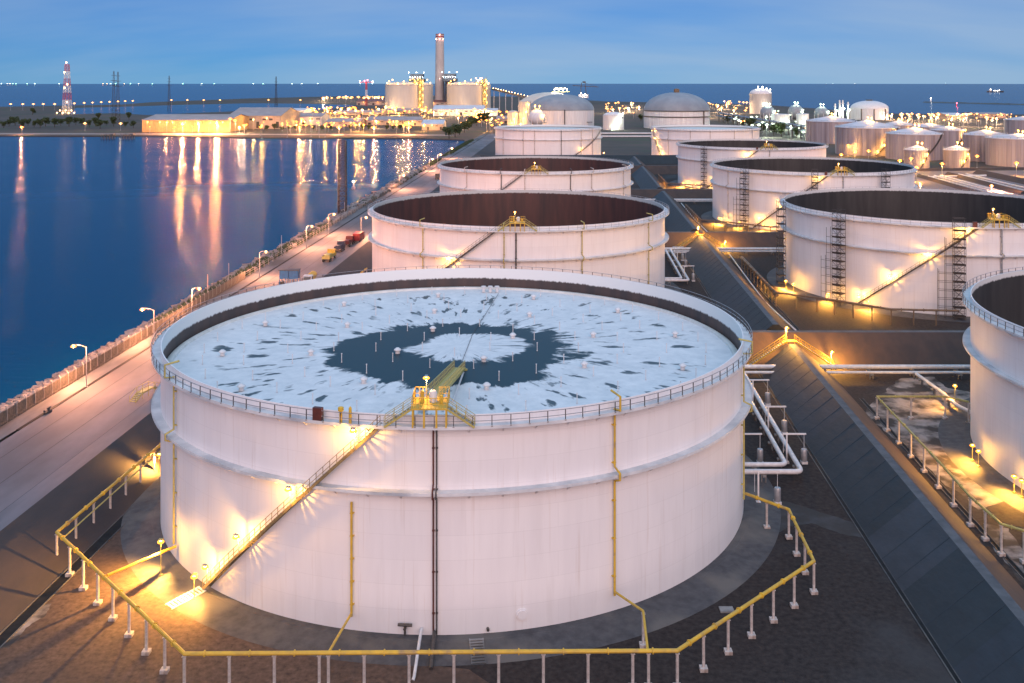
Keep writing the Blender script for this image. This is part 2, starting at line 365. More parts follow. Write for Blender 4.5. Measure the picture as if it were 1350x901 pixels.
# ---- bunds (earth dykes round each pen)
def bund(path, crest_w, half, h, mats, label, name='bund', crest_off=0.0):
    """trapezoid dyke along path of (u,Y) points; mats = (left face, crest, right face)"""
    g = MB()
    rows = []
    for (p, nrm) in path:
        p = Vector(p); nrm = Vector(nrm)
        rows.append([p - nrm * half + Vector((0, 0, -0.3)), p - nrm * crest_w / 2 + Vector((0, 0, h)), p + nrm * crest_w / 2 + Vector((0, 0, h)), p + nrm * half + Vector((0, 0, -0.3))])
    for a, c in zip(rows, rows[1:]):
        for k in range(3):
            g.cur = k; g.quad(a[k], a[k + 1], c[k + 1], c[k])
    g.cur = 0; g.poly(rows[0][::-1]); g.poly(rows[-1])
    o = g.build(name, list(mats)); tag(o, label, kind='structure'); return o
def asph(name, c):
    return pm(name, c, tuple(x * 0.70 for x in c), 0.5, 0.62, 0.6, stretch=(1, 0.4, 1), bscale=1.2, bdist=0.1, c3=tuple(x * 0.55 for x in c), s3=0.09, lo3=0.5, hi3=0.75)
M_A1 = asph('bund_cover_dark', (0.016, 0.024, 0.031)); M_A2 = asph('bund_cover_grey', (0.034, 0.042, 0.054)); M_A3 = asph('bund_cover_blue', (0.021, 0.029, 0.040))
M_BUNDBR = pm('bund_brown_face', (0.075, 0.048, 0.038), (0.050, 0.036, 0.032), 0.35, 0.8, 0.6, stretch=(1, 0.35, 1), bscale=1.5, bdist=0.1)
M_CREST = pm('bund_crest', (0.105, 0.11, 0.12), (0.060, 0.064, 0.072), 0.6, 0.75, 0.4)
NX = Vector((1, 0, 0)); NY = Vector((0, 1, 0))
CU, HB = 44.0, 5.0
TB = [70, 206.5, 343, 480, 616]                # transverse bunds
segs = [(60, 96, M_A3), (96, 110.5, M_A1), (110.5, 123.5, M_A2), (123.5, 156, M_A1), (156, 196, M_A3), (212, 238, M_A1), (238, 262, M_A3), (262, 318, M_A1), (318, 334, M_A3),
        (350, 420, M_A1), (420, 472, M_A3), (488, 560, M_A1), (560, 609, M_A3), (623, 690, M_A1)]
names = ['near end', 'dark stretch beside the yellow pipe corner', 'paler grey stretch', 'long dark stretch beside the near tank', 'stretch rising to the stile', 'first stretch past the cross bund', 'middle stretch by the second tank', 'long stretch by the second tank', 'end at the second stile',
         'stretch by the third tank', 'end by the third tank', 'stretch past the third tank', 'end past the third tank', 'farthest stretch']
for (a, c, mm), nm in zip(segs, names):
    bo = bund([(P(CU, a), NX), (P(CU, c), NX)], 1.2, 7.3, HB, (mm, M_CREST, M_BUNDBR), 'dark asphalt covered bund between the tank rows, ' + nm)
    # raised joints across the cover, one every few metres
    jm = cached('bund_joint', lambda: (lambda g: (g.bar((-7.0, 0, -.1), (-.62, 0, HB - .02), .16, .07), g.mesh('cover_joint', M_A3))[1])(MB()))
    for q in range(int((c - a) / 5.0)): link('cover_joint', jm, bo, P(CU, a + 2.5 + 5.0 * q))
for i, Y in enumerate(TB):
    w = ('in front of the near tanks', 'behind the near tank', 'behind the second tank', 'behind the third tank', 'beyond the far open tanks')[i]
    bund([(P(-64, Y), NY), (P(166, Y), NY)], 1.6, 7.4, HB - 0.06, (M_BUNDBR, M_CREST, M_BUNDBR), 'brown cross bund ' + w)
bund([(P(-64, 694), NY), (P(166, 694), NY)], 1.6, 7.4, HB + 0.6, (M_A1, M_CREST, M_A1), 'dark end bund behind the last pen')
bund([(P(164, 60), NX), (P(164, 690), NX)], 1.6, 7.4, HB, (M_A1, M_CREST, M_BUNDBR), 'dark outer bund right of the right tank row')
# ---- drains along bund toes
M_DRAIN = pm('wet_drain', (0.010, 0.010, 0.011), (0.02, 0.02, 0.021), 0.8, 0.7, 0.1, spec=0.15)
def drain(u, y0, y1, w, label):
    g = MB(); g.smooth = False
    kerb = 0.09
    for a, c, z in ((-w / 2 - 0.14, -w / 2, kerb), (w / 2, w / 2 + 0.14, kerb)):
        g.cur = 0
        p = [P(u + a, y0, -0.05), P(u + c, y0, -0.05), P(u + c, y1, -0.05), P(u + a, y1, -0.05)]; q = [x + Vector((0, 0, z + 0.05)) for x in p]
        g.quad(*q)
        for i in range(4): g.quad(p[i], p[(i + 1) % 4], q[(i + 1) % 4], q[i])
    g.cur = 1; g.quad(P(u - w / 2, y0, 0.012), P(u + w / 2, y0, 0.012), P(u + w / 2, y1, 0.012), P(u - w / 2, y1, 0.012))
    o = g.build('drain', [M_APRON, M_DRAIN]); tag(o, label, kind='structure')
drain(36.9, 60, 196, 0.45, 'narrow wet drain at the toe of the dark bund')
drain(52.3, 60, 178, 0.5, 'black drain at the foot of the brown bund face')
drain(-58.4, 60, 196, 1.3, 'wide black drain at the foot of the left bund')
drain(36.9, 216, 334, 0.45, 'drain beside the second tank'); drain(52.3, 216, 334, 0.5, 'drain along the second right pen')
drain(52.3, 352, 470, 0.5, 'drain along the third right pen')
def kerbline(u, y0, y1, w, h, z, mat, label, name='kerb'):
    g = MB(); p = [P(u - w / 2, y0, z), P(u + w / 2, y0, z), P(u + w / 2, y1, z), P(u - w / 2, y1, z)]; q = [x + Vector((0, 0, h)) for x in p]
    g.quad(*q)
    for i in range(4): g.quad(p[i], p[(i + 1) % 4], q[(i + 1) % 4], q[i])
    o = g.build(name, mat); tag(o, label, kind='structure'); return o

# ---- left embankment: bund, crest strip, road, revetment
ZR = 3.5
M_ROAD = pm('concrete_road', (0.165, 0.16, 0.18), (0.10, 0.097, 0.11), 0.12, 0.8, 0.3, stretch=(1, 0.35, 1), c3=(0.10, 0.097, 0.10), s3=0.05, lo3=0.5, hi3=0.7)
M_ROAD2 = pm('grey_verge', (0.16, 0.165, 0.175), (0.10, 0.10, 0.108), 0.2, 0.8, 0.3, stretch=(1, 0.3, 1), c3=(0.06, 0.06, 0.062), s3=0.1)
M_LSLOPE = pm('left_bund_face', (0.060, 0.045, 0.042), (0.036, 0.030, 0.032), 0.22, 0.8, 0.6, stretch=(1, 0.3, 1), bscale=1.3, bdist=0.1, c3=(0.028, 0.028, 0.032), s3=0.06)
M_LSTRIP = pm('left_bund_crest', (0.13, 0.14, 0.165), (0.085, 0.092, 0.11), 0.25, 0.7, 0.3, stretch=(1, 0.25, 1))
def strip(name, prof, y0, y1, mat, label, n=1):
    g = MB()
    for k in range(n):
        a, c = y0 + (y1 - y0) * k / n, y0 + (y1 - y0) * (k + 1) / n
        for (u0, z0), (u1, z1) in zip(prof, prof[1:]): g.quad(P(u0, a, z0), P(u1, a, z1), P(u1, c, z1), P(u0, c, z0))
    o = g.build(name, mat); tag(o, label, kind='structure'); return o
strip('bund', [(-67.6, 4.0), (-58.8, -0.2)], 50, 690, M_LSLOPE, 'brown inner face of the left bund below the road')
strip('bund_crest', [(-70.5, ZR - 0.3), (-70.5, 4.0), (-67.6, 4.0)], 50, 690, M_LSTRIP, 'bluish concrete crest strip of the left bund')
kerbline(-70.85, 50, 690, 0.7, 0.05, ZR - 0.04, M_DRAIN, 'dark gutter between crest strip and road', 'gutter')
strip('road', [(-85.0, ZR), (-78, ZR + 0.02), (-71.2, ZR)], 50, 1020, M_ROAD, 'pale concrete service road along the seawall')
strip('verge', [(-90.4, ZR - 0.02), (-85.6, ZR - 0.02)], 50, 1020, M_ROAD2, 'grey paved verge between road and sea fence')
strip('road_edge', [(-71.2, ZR), (-70.4, ZR), (-58, 0)], 700, 1000, M_LSLOPE, 'earth bank beside the far end of the road')
kerbline(-85.3, 152, 1000, 0.55, 0.12, ZR - 0.06, M_DRAIN, 'dark slotted gutter along the lamp posts', 'gutter')
M_JOINT = pm('joint_seal', (0.06, 0.06, 0.065), (0.04, 0.04, 0.045), 2, 0.8)
for k, uu in enumerate((-81.4, -76.3)):
    kerbline(uu, 50, 700, 0.12, 0.012, ZR + 0.018, M_JOINT, ('sealed joint along the road nearer the lamps', 'sealed joint along the road nearer the bund')[k], 'road_joint')
M_ROCKBED = pm('revetment_bed', (0.13, 0.12, 0.115), (0.06, 0.058, 0.056), 0.7, 0.9, 0.6, bdist=0.3)
strip('revetment', [(-103, -2.2), (-90.4, ZR - 0.3), (-90.4, ZR - 0.02)], 50, 1040, M_ROCKBED, 'sloped seawall bed under the rock armour')
# rock armour, beyond counting
def rocks():
    g = MB(); rnd = random.Random(3)
    def rock(c, r):
        i = len(g.v); ph = rnd.random() * 6
        dirs = [(1, 0, 0), (-.5, .87, 0), (-.5, -.87, 0), (.4, .7, .75), (.4, -.7, .75), (-.8, 0, .75), (0, 0, -.9)]
        for d in dirs:
            k = r * rnd.uniform(.7, 1.25); a = d[0] * cos(ph) - d[1] * sin(ph); bb = d[0] * sin(ph) + d[1] * cos(ph)
            g.v.append((c.x + a * k, c.y + bb * k, c.z + d[2] * k * .85))
        for f in ((3, 5, 4), (0, 3, 4), (1, 5, 3), (2, 4, 5), (0, 1, 3), (1, 2, 5), (2, 0, 4), (0, 6, 1), (1, 6, 2), (2, 6, 0)):
            g.f.append(tuple(i + q for q in f)); g.mi.append(0)
    Y = 148.0
    while Y < 620:
        step = 0.9 + (Y - 148) * 0.006
        for j in range(int(12 / (step * 1.05))):
            t = (j + rnd.uniform(-.4, .4)) / (12 / (step * 1.05)); u = -90.9 - t * 11
            z = ZR - 0.2 - t * 4.3 + rnd.uniform(0, .35)
            rock(P(u, Y + rnd.uniform(-.5, .5), z), step * rnd.uniform(.5, .85))
        Y += step
    return g
M_ROCK = pm('armour_rock', (0.26, 0.24, 0.23), (0.12, 0.115, 0.115), 0.5, 0.85, 0.6, bdist=0.2)
o = rocks().build('rock_armour', M_ROCK); tag(o, 'rough grey rock armour sloping into the sea', 'rocks', kind='stuff')
M_SHRUB = pm('shore_scrub', (0.060, 0.090, 0.045), (0.028, 0.050, 0.028), 0.8, 0.9)
def scrub(y0, y1, n, u0, u1, hmax, seed):
    g = MB(); rnd = random.Random(seed)
    for _ in range(n):
        Y = rnd.uniform(y0, y1); u = rnd.uniform(u0, u1); z = ZR - max(0, (-90.4 - u)) * 0.38
        if sin(Y * .06) + sin(Y * .023 + 1) * 1.2 + rnd.uniform(-.8, .8) < -0.5: continue
        for k in range(3):
            a = rnd.random() * 6.3; s = rnd.uniform(.25, .6) * (1 + (Y - 220) / 500); h = rnd.uniform(.2, 1) * hmax
            c = P(u + rnd.uniform(-.4, .4), Y + rnd.uniform(-.4, .4), z + h * .5)
            g.poly([c + Vector((cos(a) * s, sin(a) * s, -h * .5)), c + Vector((-cos(a) * s, -sin(a) * s, -h * .4)), c + Vector((rnd.uniform(-.3, .3), rnd.uniform(-.3, .3), h * .6))])
    return g
o = scrub(222, 900, 6000, -95.5, -89.5, 1.7, 5).build('shore_scrub', M_SHRUB); tag(o, 'green scrub growing along the seawall beyond the fence', 'scrub', kind='stuff')

# ================================================================== TANKS
TANK_R, TANK_H, ZW, ZG = 40.0, 22.6, 21.7, 14.9
def wall_theta(c, px, R=TANK_R):
    tx = (px - PW / 2) / FPX; a = tx * tx + 1; bq = -2 * (tx * c[0] + c[1]); cc = c[0] ** 2 + c[1] ** 2 - R * R
    t = (-bq - sqrt(max(0, bq * bq - 4 * a * cc))) / (2 * a)
    return atan2(tx * t - c[0], -(t - c[1]))
def pol(r, th, z): return Vector((r * sin(th), -r * cos(th), z))

# inner wall: pale paint near the rim, rust and oil below with a ragged edge
def inner_mat(name, zmid, soft, top, low1, low2, ragged):
    m = bpy.data.materials.new(name); n, l, b = nodes_of(m)
    t = n.new('ShaderNodeTexCoord'); s = n.new('ShaderNodeSeparateXYZ'); l.new(t.outputs['Object'], s.inputs[0])
    mpn = n.new('ShaderNodeMapping'); mpn.inputs['Scale'].default_value = (1, 1, 0.12); l.new(t.outputs['Object'], mpn.inputs[0])
    x = n.new('ShaderNodeTexNoise'); x.inputs['Scale'].default_value = 1.6; x.inputs['Detail'].default_value = 7; x.inputs['Roughness'].default_value = 0.65; l.new(mpn.outputs[0], x.inputs['Vector'])
    a = n.new('ShaderNodeMath'); a.operation = 'MULTIPLY_ADD'; a.inputs[1].default_value = ragged; l.new(x.outputs['Fac'], a.inputs[0]); l.new(s.outputs['Z'], a.inputs[2])
    r = n.new('ShaderNodeMapRange'); r.inputs['From Min'].default_value = zmid - soft + ragged * .5; r.inputs['From Max'].default_value = zmid + soft + ragged * .5; l.new(a.outputs[0], r.inputs[0])
    x2 = n.new('ShaderNodeTexNoise'); x2.inputs['Scale'].default_value = 0.5; x2.inputs['Detail'].default_value = 8; l.new(mpn.outputs[0], x2.inputs['Vector'])
    cr2 = n.new('ShaderNodeValToRGB'); cr2.color_ramp.elements[0].position = .35; cr2.color_ramp.elements[1].position = .68
    cr2.color_ramp.elements[0].color = (*low1, 1); cr2.color_ramp.elements[1].color = (*low2, 1); l.new(x2.outputs['Fac'], cr2.inputs[0])
    mm = n.new('ShaderNodeMix'); mm.data_type = 'RGBA'; mm.inputs['B'].default_value = (*top, 1); l.new(r.outputs[0], mm.inputs['Factor']); l.new(cr2.outputs[0], mm.inputs['A'])
    l.new(mm.outputs['Result'], b.inputs['Base Color']); b.inputs['Roughness'].default_value = 0.6
    return m
M_INA = inner_mat('inner_wall_near_tank', 20.78, 0.12, (0.74, 0.77, 0.76), (0.045, 0.038, 0.040), (0.085, 0.055, 0.048), 0.8)
M_INB = inner_mat('inner_wall_rusty', 21.65, 0.15, (0.55, 0.56, 0.55), (0.095, 0.040, 0.034), (0.045, 0.026, 0.026), 0.9)
M_INC = inner_mat('inner_wall_dark', 21.75, 0.12, (0.60, 0.62, 0.62), (0.040, 0.038, 0.038), (0.020, 0.019, 0.021), 0.7)

# floating roof of the near tank: white crust with radial bare spots and a standing-water ring
m = bpy.data.materials.new('floating_roof_crust'); n, l, b = nodes_of(m)
t = n.new('ShaderNodeTexCoord'); s = n.new('ShaderNodeSeparateXYZ'); l.new(t.outputs['Object'], s.inputs[0])
def math_(op, a, bb=None, c=None):
    q = n.new('ShaderNodeMath'); q.operation = op
    for i, v in enumerate((a, bb, c)):
        if v is None: continue
        if isinstance(v, (int, float)): q.inputs[i].default_value = v
        else: l.new(v, q.inputs[i])
    return q.outputs[0]
def ramp_(v, p0, p1):
    q = n.new('ShaderNodeMapRange'); q.inputs['From Min'].default_value = p0; q.inputs['From Max'].default_value = p1; q.interpolation_type = 'SMOOTHSTEP'; l.new(v, q.inputs[0]); return q.outputs[0]
def noise_(vec, sc, det=5, ro=.55):
    q = n.new('ShaderNodeTexNoise'); q.inputs['Scale'].default_value = sc; q.inputs['Detail'].default_value = det; q.inputs['Roughness'].default_value = ro; l.new(vec, q.inputs['Vector']); return q.outputs['Fac']
X_, Y_ = s.outputs['X'], s.outputs['Y']
r_ = math_('SQRT', math_('ADD', math_('MULTIPLY', X_, X_), math_('MULTIPLY', Y_, Y_)))
th_ = math_('ARCTAN2', Y_, X_)
# polar coordinates as a vector: streaks run outward
pv = n.new('ShaderNodeCombineXYZ'); l.new(math_('MULTIPLY', r_, 0.16), pv.inputs[0])
l.new(math_('MULTIPLY', math_('SINE', th_), 9.0), pv.inputs[1]); l.new(math_('MULTIPLY', math_('COSINE', th_), 9.0), pv.inputs[2])
pv2 = n.new('ShaderNodeCombineXYZ'); l.new(math_('MULTIPLY', r_, 0.42), pv2.inputs[0])
l.new(math_('MULTIPLY', math_('SINE', th_), 30.0), pv2.inputs[1]); l.new(math_('MULTIPLY', math_('COSINE', th_), 30.0), pv2.inputs[2])
str_ = noise_(pv.outputs[0], 0.8, 7, .7); spot_ = math_('ADD', noise_(pv2.outputs[0], 0.62, 3, .5), math_('MULTIPLY', math_('COSINE', math_('MULTIPLY', r_, 1.15)), 0.035))
lin_ = noise_(t.outputs['Object'], 0.10, 6)
# ring of water, its edge broken by the streaks and drawn a little towards one side
Yo = math_('ADD', Y_, 2.6)
ro_ = math_('SQRT', math_('ADD', math_('MULTIPLY', math_('MULTIPLY', X_, 0.96), math_('MULTIPLY', X_, 0.96)), math_('MULTIPLY', math_('MULTIPLY', Yo, 1.06), math_('MULTIPLY', Yo, 1.06))))
ro2 = math_('ADD', ro_, math_('MULTIPLY', math_('SUBTRACT', str_, 0.5), 9.0))
ro2 = math_('ADD', ro2, math_('MULTIPLY', math_('SUBTRACT', lin_, 0.5), 16.0))
ri_ = math_('ADD', math_('SQRT', math_('ADD', math_('MULTIPLY', math_('SUBTRACT', X_, 2.0), math_('SUBTRACT', X_, 2.0)), math_('MULTIPLY', math_('MULTIPLY', math_('ADD', Y_, 1.0), 1.1), math_('MULTIPLY', math_('ADD', Y_, 1.0), 1.1)))), math_('ADD', math_('MULTIPLY', math_('SUBTRACT', str_, 0.5), 5.0), math_('MULTIPLY', math_('SUBTRACT', lin_, 0.5), 13.0)))
ring_ = math_('MULTIPLY', math_('SUBTRACT', 1.0, ramp_(ro2, 16.2, 17.4)), ramp_(ri_, 7.6, 8.6))
spots = math_('MULTIPLY', ramp_(spot_, 0.585, 0.66), ramp_(r_, 3, 8))
spots = math_('MULTIPLY', spots, ramp_(noise_(t.outputs['Object'], 0.09, 3), 0.30, 0.50))
wet = math_('MAXIMUM', ring_, math_('MULTIPLY', spots, 0.92))
wet = math_('MULTIPLY', wet, math_('SUBTRACT', 1.0, ramp_(r_, 35.5, 37.0)))
crc = n.new('ShaderNodeValToRGB'); crc.color_ramp.elements[0].position = .3; crc.color_ramp.elements[1].position = .72
crc.color_ramp.elements[0].color = (0.52, 0.57, 0.60, 1); crc.color_ramp.elements[1].color = (0.80, 0.82, 0.83, 1)
l.new(math_('ADD', math_('MULTIPLY', str_, 0.45), math_('MULTIPLY', noise_(t.outputs['Object'], 0.6, 8, .65), 0.55)), crc.inputs[0])
mm = n.new('ShaderNodeMix'); mm.data_type = 'RGBA'; mm.inputs['B'].default_value = (0.006, 0.034, 0.050, 1)
l.new(wet, mm.inputs['Factor']); l.new(crc.outputs[0], mm.inputs['A']); l.new(mm.outputs['Result'], b.inputs['Base Color'])
rr = n.new('ShaderNodeMapRange'); rr.inputs['To Min'].default_value = 0.7; rr.inputs['To Max'].default_value = 0.42; b.inputs['Specular IOR Level'].default_value = 0.25; l.new(wet, rr.inputs[0]); l.new(rr.outputs[0], b.inputs['Roughness'])
bn = n.new('ShaderNodeBump'); bn.inputs['Strength'].default_value = 0.35; bn.inputs['Distance'].default_value = 0.06
l.new(math_('MULTIPLY', math_('SUBTRACT', 1.0, wet), noise_(t.outputs['Object'], 2.2, 6)), bn.inputs['Height']); l.new(bn.outputs[0], b.inputs['Normal'])
M_ROOFA = m
M_ROOFB = pm('floating_roof_oily', (0.10, 0.09, 0.085), (0.05, 0.045, 0.042), 0.2, 0.6, 0.2)
M_SEAL = pm('roof_seal', (0.70, 0.72, 0.70), (0.55, 0.58, 0.55), 0.5, 0.6)

def shell_mesh(R, h, seg):
    g = MB(); g.lathe([(R, -0.1), (R, h * .36), (R, h * .7), (R, h), (R - 0.14, h)], seg); return g.mesh('shell', M_PAINT, True)
def ring_mesh(r0, r1, z, th, lip, seg, mat):
    g = MB(); g.lathe([(r0, z - th), (r0, z), (r1 - .06, z), (r1 - .06, z + lip), (r1, z + lip), (r1, z - th - lip), (r1 - .06, z - th - lip), (r1 - .06, z - th)], seg, closed=True)
    return g.mesh('ring', mat, True)

def stair(tank, th0, th1, z0, z1, full, lamps):
    """helical stair against the shell with landings, open treads and handrail"""
    st = MB(); N = 60; ra, rb = TANK_R + 0.25, TANK_R + 1.15
    ths = [th0 + (th1 - th0) * k / N for k in range(N + 1)]; zs = [z0 + (z1 - z0) * k / N for k in range(N + 1)]
    root = MB()
    for k in range(N): root.bar(pol(ra, ths[k], zs[k]), pol(ra, ths[k + 1], zs[k + 1]), 0.07, 0.28)
    stringer = root.build('stair', M_STAIR if full else M_STEEL, tank)
    root = MB()
    for k in range(N): root.bar(pol(rb, ths[k], zs[k]), pol(rb, ths[k + 1], zs[k + 1]), 0.07, 0.28)
    root.build('stringer', M_STAIR if full else M_STEEL, stringer)
    hr = MB()
    for hh in (0.55, 1.1):
        for k in range(N): hr.bar(pol(rb, ths[k], zs[k] + hh), pol(rb, ths[k + 1], zs[k + 1] + hh), 0.055)
    for k in range(0, N + 1, 2): hr.bar(pol(rb, ths[k], zs[k]), pol(rb, ths[k], zs[k] + 1.1), 0.06)
    hr.build('stair_handrail', M_STAIR if full else M_STEEL, stringer)
    nt = int((z1 - z0) / 0.26)
    if full:
        tm = cached('tread', lambda: (lambda g: (g.box((0, 0, 0), (0.28, 0.86, 0.045)), g.mesh('tread', M_STEEL))[1])(MB()))
        for k in range(nt):
            t = (k + .5) / nt; a = th0 + (th1 - th0) * t
            o = link('tread', tm, stringer, pol((ra + rb) / 2, a, z0 + (z1 - z0) * t + 0.1), a)
    else:
        g = MB()
        for k in range(nt // 2):
            t = (k + .5) / (nt // 2); a = th0 + (th1 - th0) * t; p = pol((ra + rb) / 2, a, z0 + (z1 - z0) * t + 0.1); g.box(p, (0.4, 0.86, 0.05), a)
        tag(g.build('tread_flight', M_STEEL, stringer), kind='stuff')
    for (f, hh, S_) in lamps:
        a = th0 + (th1 - th0) * f; z = z0 + (z1 - z0) * f
        lp = MB(); top = pol(rb + 0.1, a, z + hh)
        lp.bar(pol(rb + 0.1, a, z), top, 0.08); lp.bar(top, top + Vector((0, 0, .0)) + pol(0.45, a, 0), 0.06); lp.box(top + pol(.35, a, .16), (0.5, 0.3, 0.12), a)
        L = lp.build('stair_lamp', M_GALV, stringer)
        bulb(L, top + pol(.35, a, -.12), 0.2, WARM, S_)
    return stringer

def gauge_platform(tank, th, lit, full, S_=160):
    """raised yellow platform over the rim with a flight of steps each side"""
    z = 23.6; x0, x1 = -1.8, 1.8; r0, r1 = TANK_R - 2.4, TANK_R + 1.3
    R_ = Matrix.Rotation(th, 4, 'Z')
    def q(x, r, zz): return R_ @ Vector((x, -r, zz))
    g = MB(); c = q(0, (r0 + r1) / 2, z); g.box(c, (x1 - x0, r1 - r0, 0.16), th)
    pf = g.build('gauge_platform', M_YEL, tank)
    lg = MB()
    for x in (x0 + .1, x1 - .1):
        for r in (TANK_R + .35, r1 - .15): lg.bar(q(x, r, ZW), q(x, r, z - .08), 0.16)
    for x in (x0 * .3, x1 * .4): lg.bar(q(x, r1 - .1, ZW), q(x, r1 - .1, z - .08), 0.2)
    lg.build('platform_leg', M_YEL, pf)
    rl = MB()
    for hh in (0.5, 1.15):
        for a, bb in (((x0, r0), (x0, r1 - .9)), ((x1, r0), (x1, r1 - .9)), ((x0, r1), (x1, r1)), ((x0, r0), (x0 + 1.1, r0)), ((x1 - 1.1, r0), (x1, r0))):
            rl.bar(q(a[0], a[1], z + hh), q(bb[0], bb[1], z + hh), 0.06)
    for k in range(10):
        for r in (r0, r1): 
            if r == r1 or k < 3 or k > 6: rl.bar(q(x0 + .4 * k, r, z), q(x0 + .4 * k, r, z + 1.15), 0.055)
    for k in range(6):
        for x in (x0, x1): rl.bar(q(x, r0 + .55 * k, z), q(x, r0 + .55 * k, z + 1.15), 0.055)
    rl.build('platform_railing', M_YEL, pf)
    dr = MB(); dr.lathe([(0.001, 0), (.42, 0), (.42, .95), (.3, 1.15), (.001, 1.2)], 12, q(.2, TANK_R - .9, z + .1)); dr.build('gauge_drum', M_WPIPE, pf, smooth=True)
    dr = MB(); dr.lathe([(0.001, 0), (.22, 0), (.22, 1.2), (.001, 1.3)], 10, q(-.9, TANK_R - .6, z + .1)); dr.lathe([(0.001, 0), (.2, 0), (.2, .8), (.001, .9)], 10, q(1.1, TANK_R - .4, z + .1)); dr.build('gauge_pipe', M_YEL, pf, smooth=True)
    for sgn in (-1, 1):
        s_ = MB(); a = q(sgn * 1.8, r1 - .5, z); bb = q(sgn * 4.6, r1 - .5, ZW + .05)
        for dr_ in (-.42, .42):
            o_ = R_ @ Vector((0, dr_, 0)); s_.bar(a + o_, bb + o_, 0.06, 0.22)
            for hh in (.55, 1.05): s_.bar(a + o_ + Vector((0, 0, hh)), bb + o_ + Vector((0, 0, hh)), 0.05)
            for k in range(4): p = a.lerp(bb, k / 3) + o_; s_.bar(p, p + Vector((0, 0, 1.05)), 0.05)
        sf = s_.build('step_flight', M_YELD, pf)
        tm = cached('ptread', lambda: (lambda g: (g.box((0, 0, 0), (0.26, 0.8, 0.05)), g.mesh('tread', M_GALV))[1])(MB()))
        if full:
            for k in range(8): link('tread', tm, sf, a.lerp(bb, (k + .5) / 8), th)
    if lit:
        lp = MB(); p = q(-.6, r0 + .4, z); lp.bar(p, p + Vector((0, 0, 2.5)), 0.07); lp.box(p + Vector((0, -.25, 2.5)), (.3, .5, .12))
        L = lp.build('platform_lamp', M_GALV, pf); bulb(L, p + Vector((0, -.3, 2.3)), 0.18, WARM, S_)
    return pf

def riser(tank, th, z0, z1, r, mat, name='riser_pipe', off=0.35, hook=False):
    g = MB(); R_ = TANK_R + off
    pts = [pol(R_, th, z0), pol(R_, th, ZG - .6)] if z1 > ZG > z0 else [pol(R_, th, z0)]
    if z1 > ZG > z0: pts = [pol(R_, th, z0), pol(R_, th, ZG - .8), pol(TANK_R + 1.35, th, ZG - .4), pol(TANK_R + 1.35, th, ZG + .3), pol(R_, th, ZG + .7)]
    pts.append(pol(R_, th, z1 - .3 if hook else z1))
    if hook: pts += [pol(TANK_R + 1.4, th, z1 - .2), pol(TANK_R + 1.4, th, z1 + 1.3), pol(TANK_R - .3, th, z1 + 1.5)]
    g.tube(pts, r, 7)
    for k in range(5):
        z = z0 + (z1 - z0) * (k + .5) / 5; g.box(pol(TANK_R + off * .5, th, z), (r * 3, off, 0.1), th)
    return g.build(name, mat, tank, smooth=True)

def make_tank(label, c, roof_z, inner, full, lamps, lit_gauge=True, th_stair=(-0.84, -0.135), seg=160, detail=True, gS=160, roof_mat=None):
    T = thing('storage_tank', label, 'storage tank', (c[0], c[1], 0.35), group='open top storage tanks')
    link('shell', cached(('sh', seg), lambda: shell_mesh(TANK_R, TANK_H, seg)), T)
    k_in = ('in', inner.name, seg)
    def inn():
        g = MB(); g.lathe([(TANK_R - .14, TANK_H), (TANK_R - .14, 12), (TANK_R - .14, 3)][::-1], seg); me = g.mesh('inner_wall', inner, True); me.flip_normals(); return me
    link('inner_wall', cached(k_in, inn), T)
    link('wind_girder', cached(('wg', seg), lambda: ring_mesh(TANK_R - .02, TANK_R + 1.15, ZG, .12, .10, seg, M_RING)), T)
    wk = link('rim_walkway', cached(('wk', seg), lambda: ring_mesh(TANK_R - .02, TANK_R + 1.2, ZW, .14, .10, seg, M_RING)), T)
    def rails():
        g = MB()
        for hh in (0.6, 1.15):
            N = seg
            g.lathe([(TANK_R + 1.12, ZW + hh - .03), (TANK_R + 1.18, ZW + hh - .03), (TANK_R + 1.18, ZW + hh + .03), (TANK_R + 1.12, ZW + hh + .03)], N, closed=True)
        if not full:
            for k in range(110): a = 2 * pi * k / 110; g.bar(pol(TANK_R + 1.15, a, ZW), pol(TANK_R + 1.15, a, ZW + 1.15), 0.07)
        return g.mesh('rim_railing', M_GALV)
    rl = link('rim_railing', cached(('rl', full, seg), rails), wk)
    if full:
        pmsh = cached('rpost', lambda: (lambda g: (g.bar((0, 0, 0), (0, 0, 1.15), .08), g.box((0, 0, .03), (.18, .18, .05)), g.mesh('railing_post', M_STEEL))[2])(MB()))
        for k in range(132):
            a = 2 * pi * k / 132; link('railing_post', pmsh, rl, pol(TANK_R + 1.15, a, ZW), a)
    # girder brackets and rim brackets are small: joined, under the rings
    g = MB()
    for k in range(72):
        a = 2 * pi * k / 72; g.bar(pol(TANK_R, a, ZG - .9), pol(TANK_R + 1.0, a, ZG - .2), 0.06, .12); g.bar(pol(TANK_R, a, ZW - .9), pol(TANK_R + 1.0, a, ZW - .22), 0.06, .12)
    tag(link('girder_bracket', cached('brk', lambda: g.mesh('girder_bracket', M_PAINT)), T), kind='stuff')
    rf = MB(); rf.lathe([(0.01, 0.15), (12, 0.1), (26, 0.02), (TANK_R - 1.2, 0)], seg)
    roof = rf.build('floating_roof', roof_mat or M_ROOFB, T, (0, 0, roof_z), smooth=True)
    sl = MB(); sl.lathe([(TANK_R - 1.25, -.02), (TANK_R - 1.2, .35), (TANK_R - .8, .4), (TANK_R - .25, .12), (TANK_R - .2, -.1)], seg); sl.build('roof_seal', M_SEAL if full else M_ROOFB, roof, smooth=True)
    stair(T, th_stair[0], th_stair[1], 0.3, ZW, full, lamps)
    if detail: gauge_platform(T, -0.012, lit_gauge, full, gS)
    return T, roof

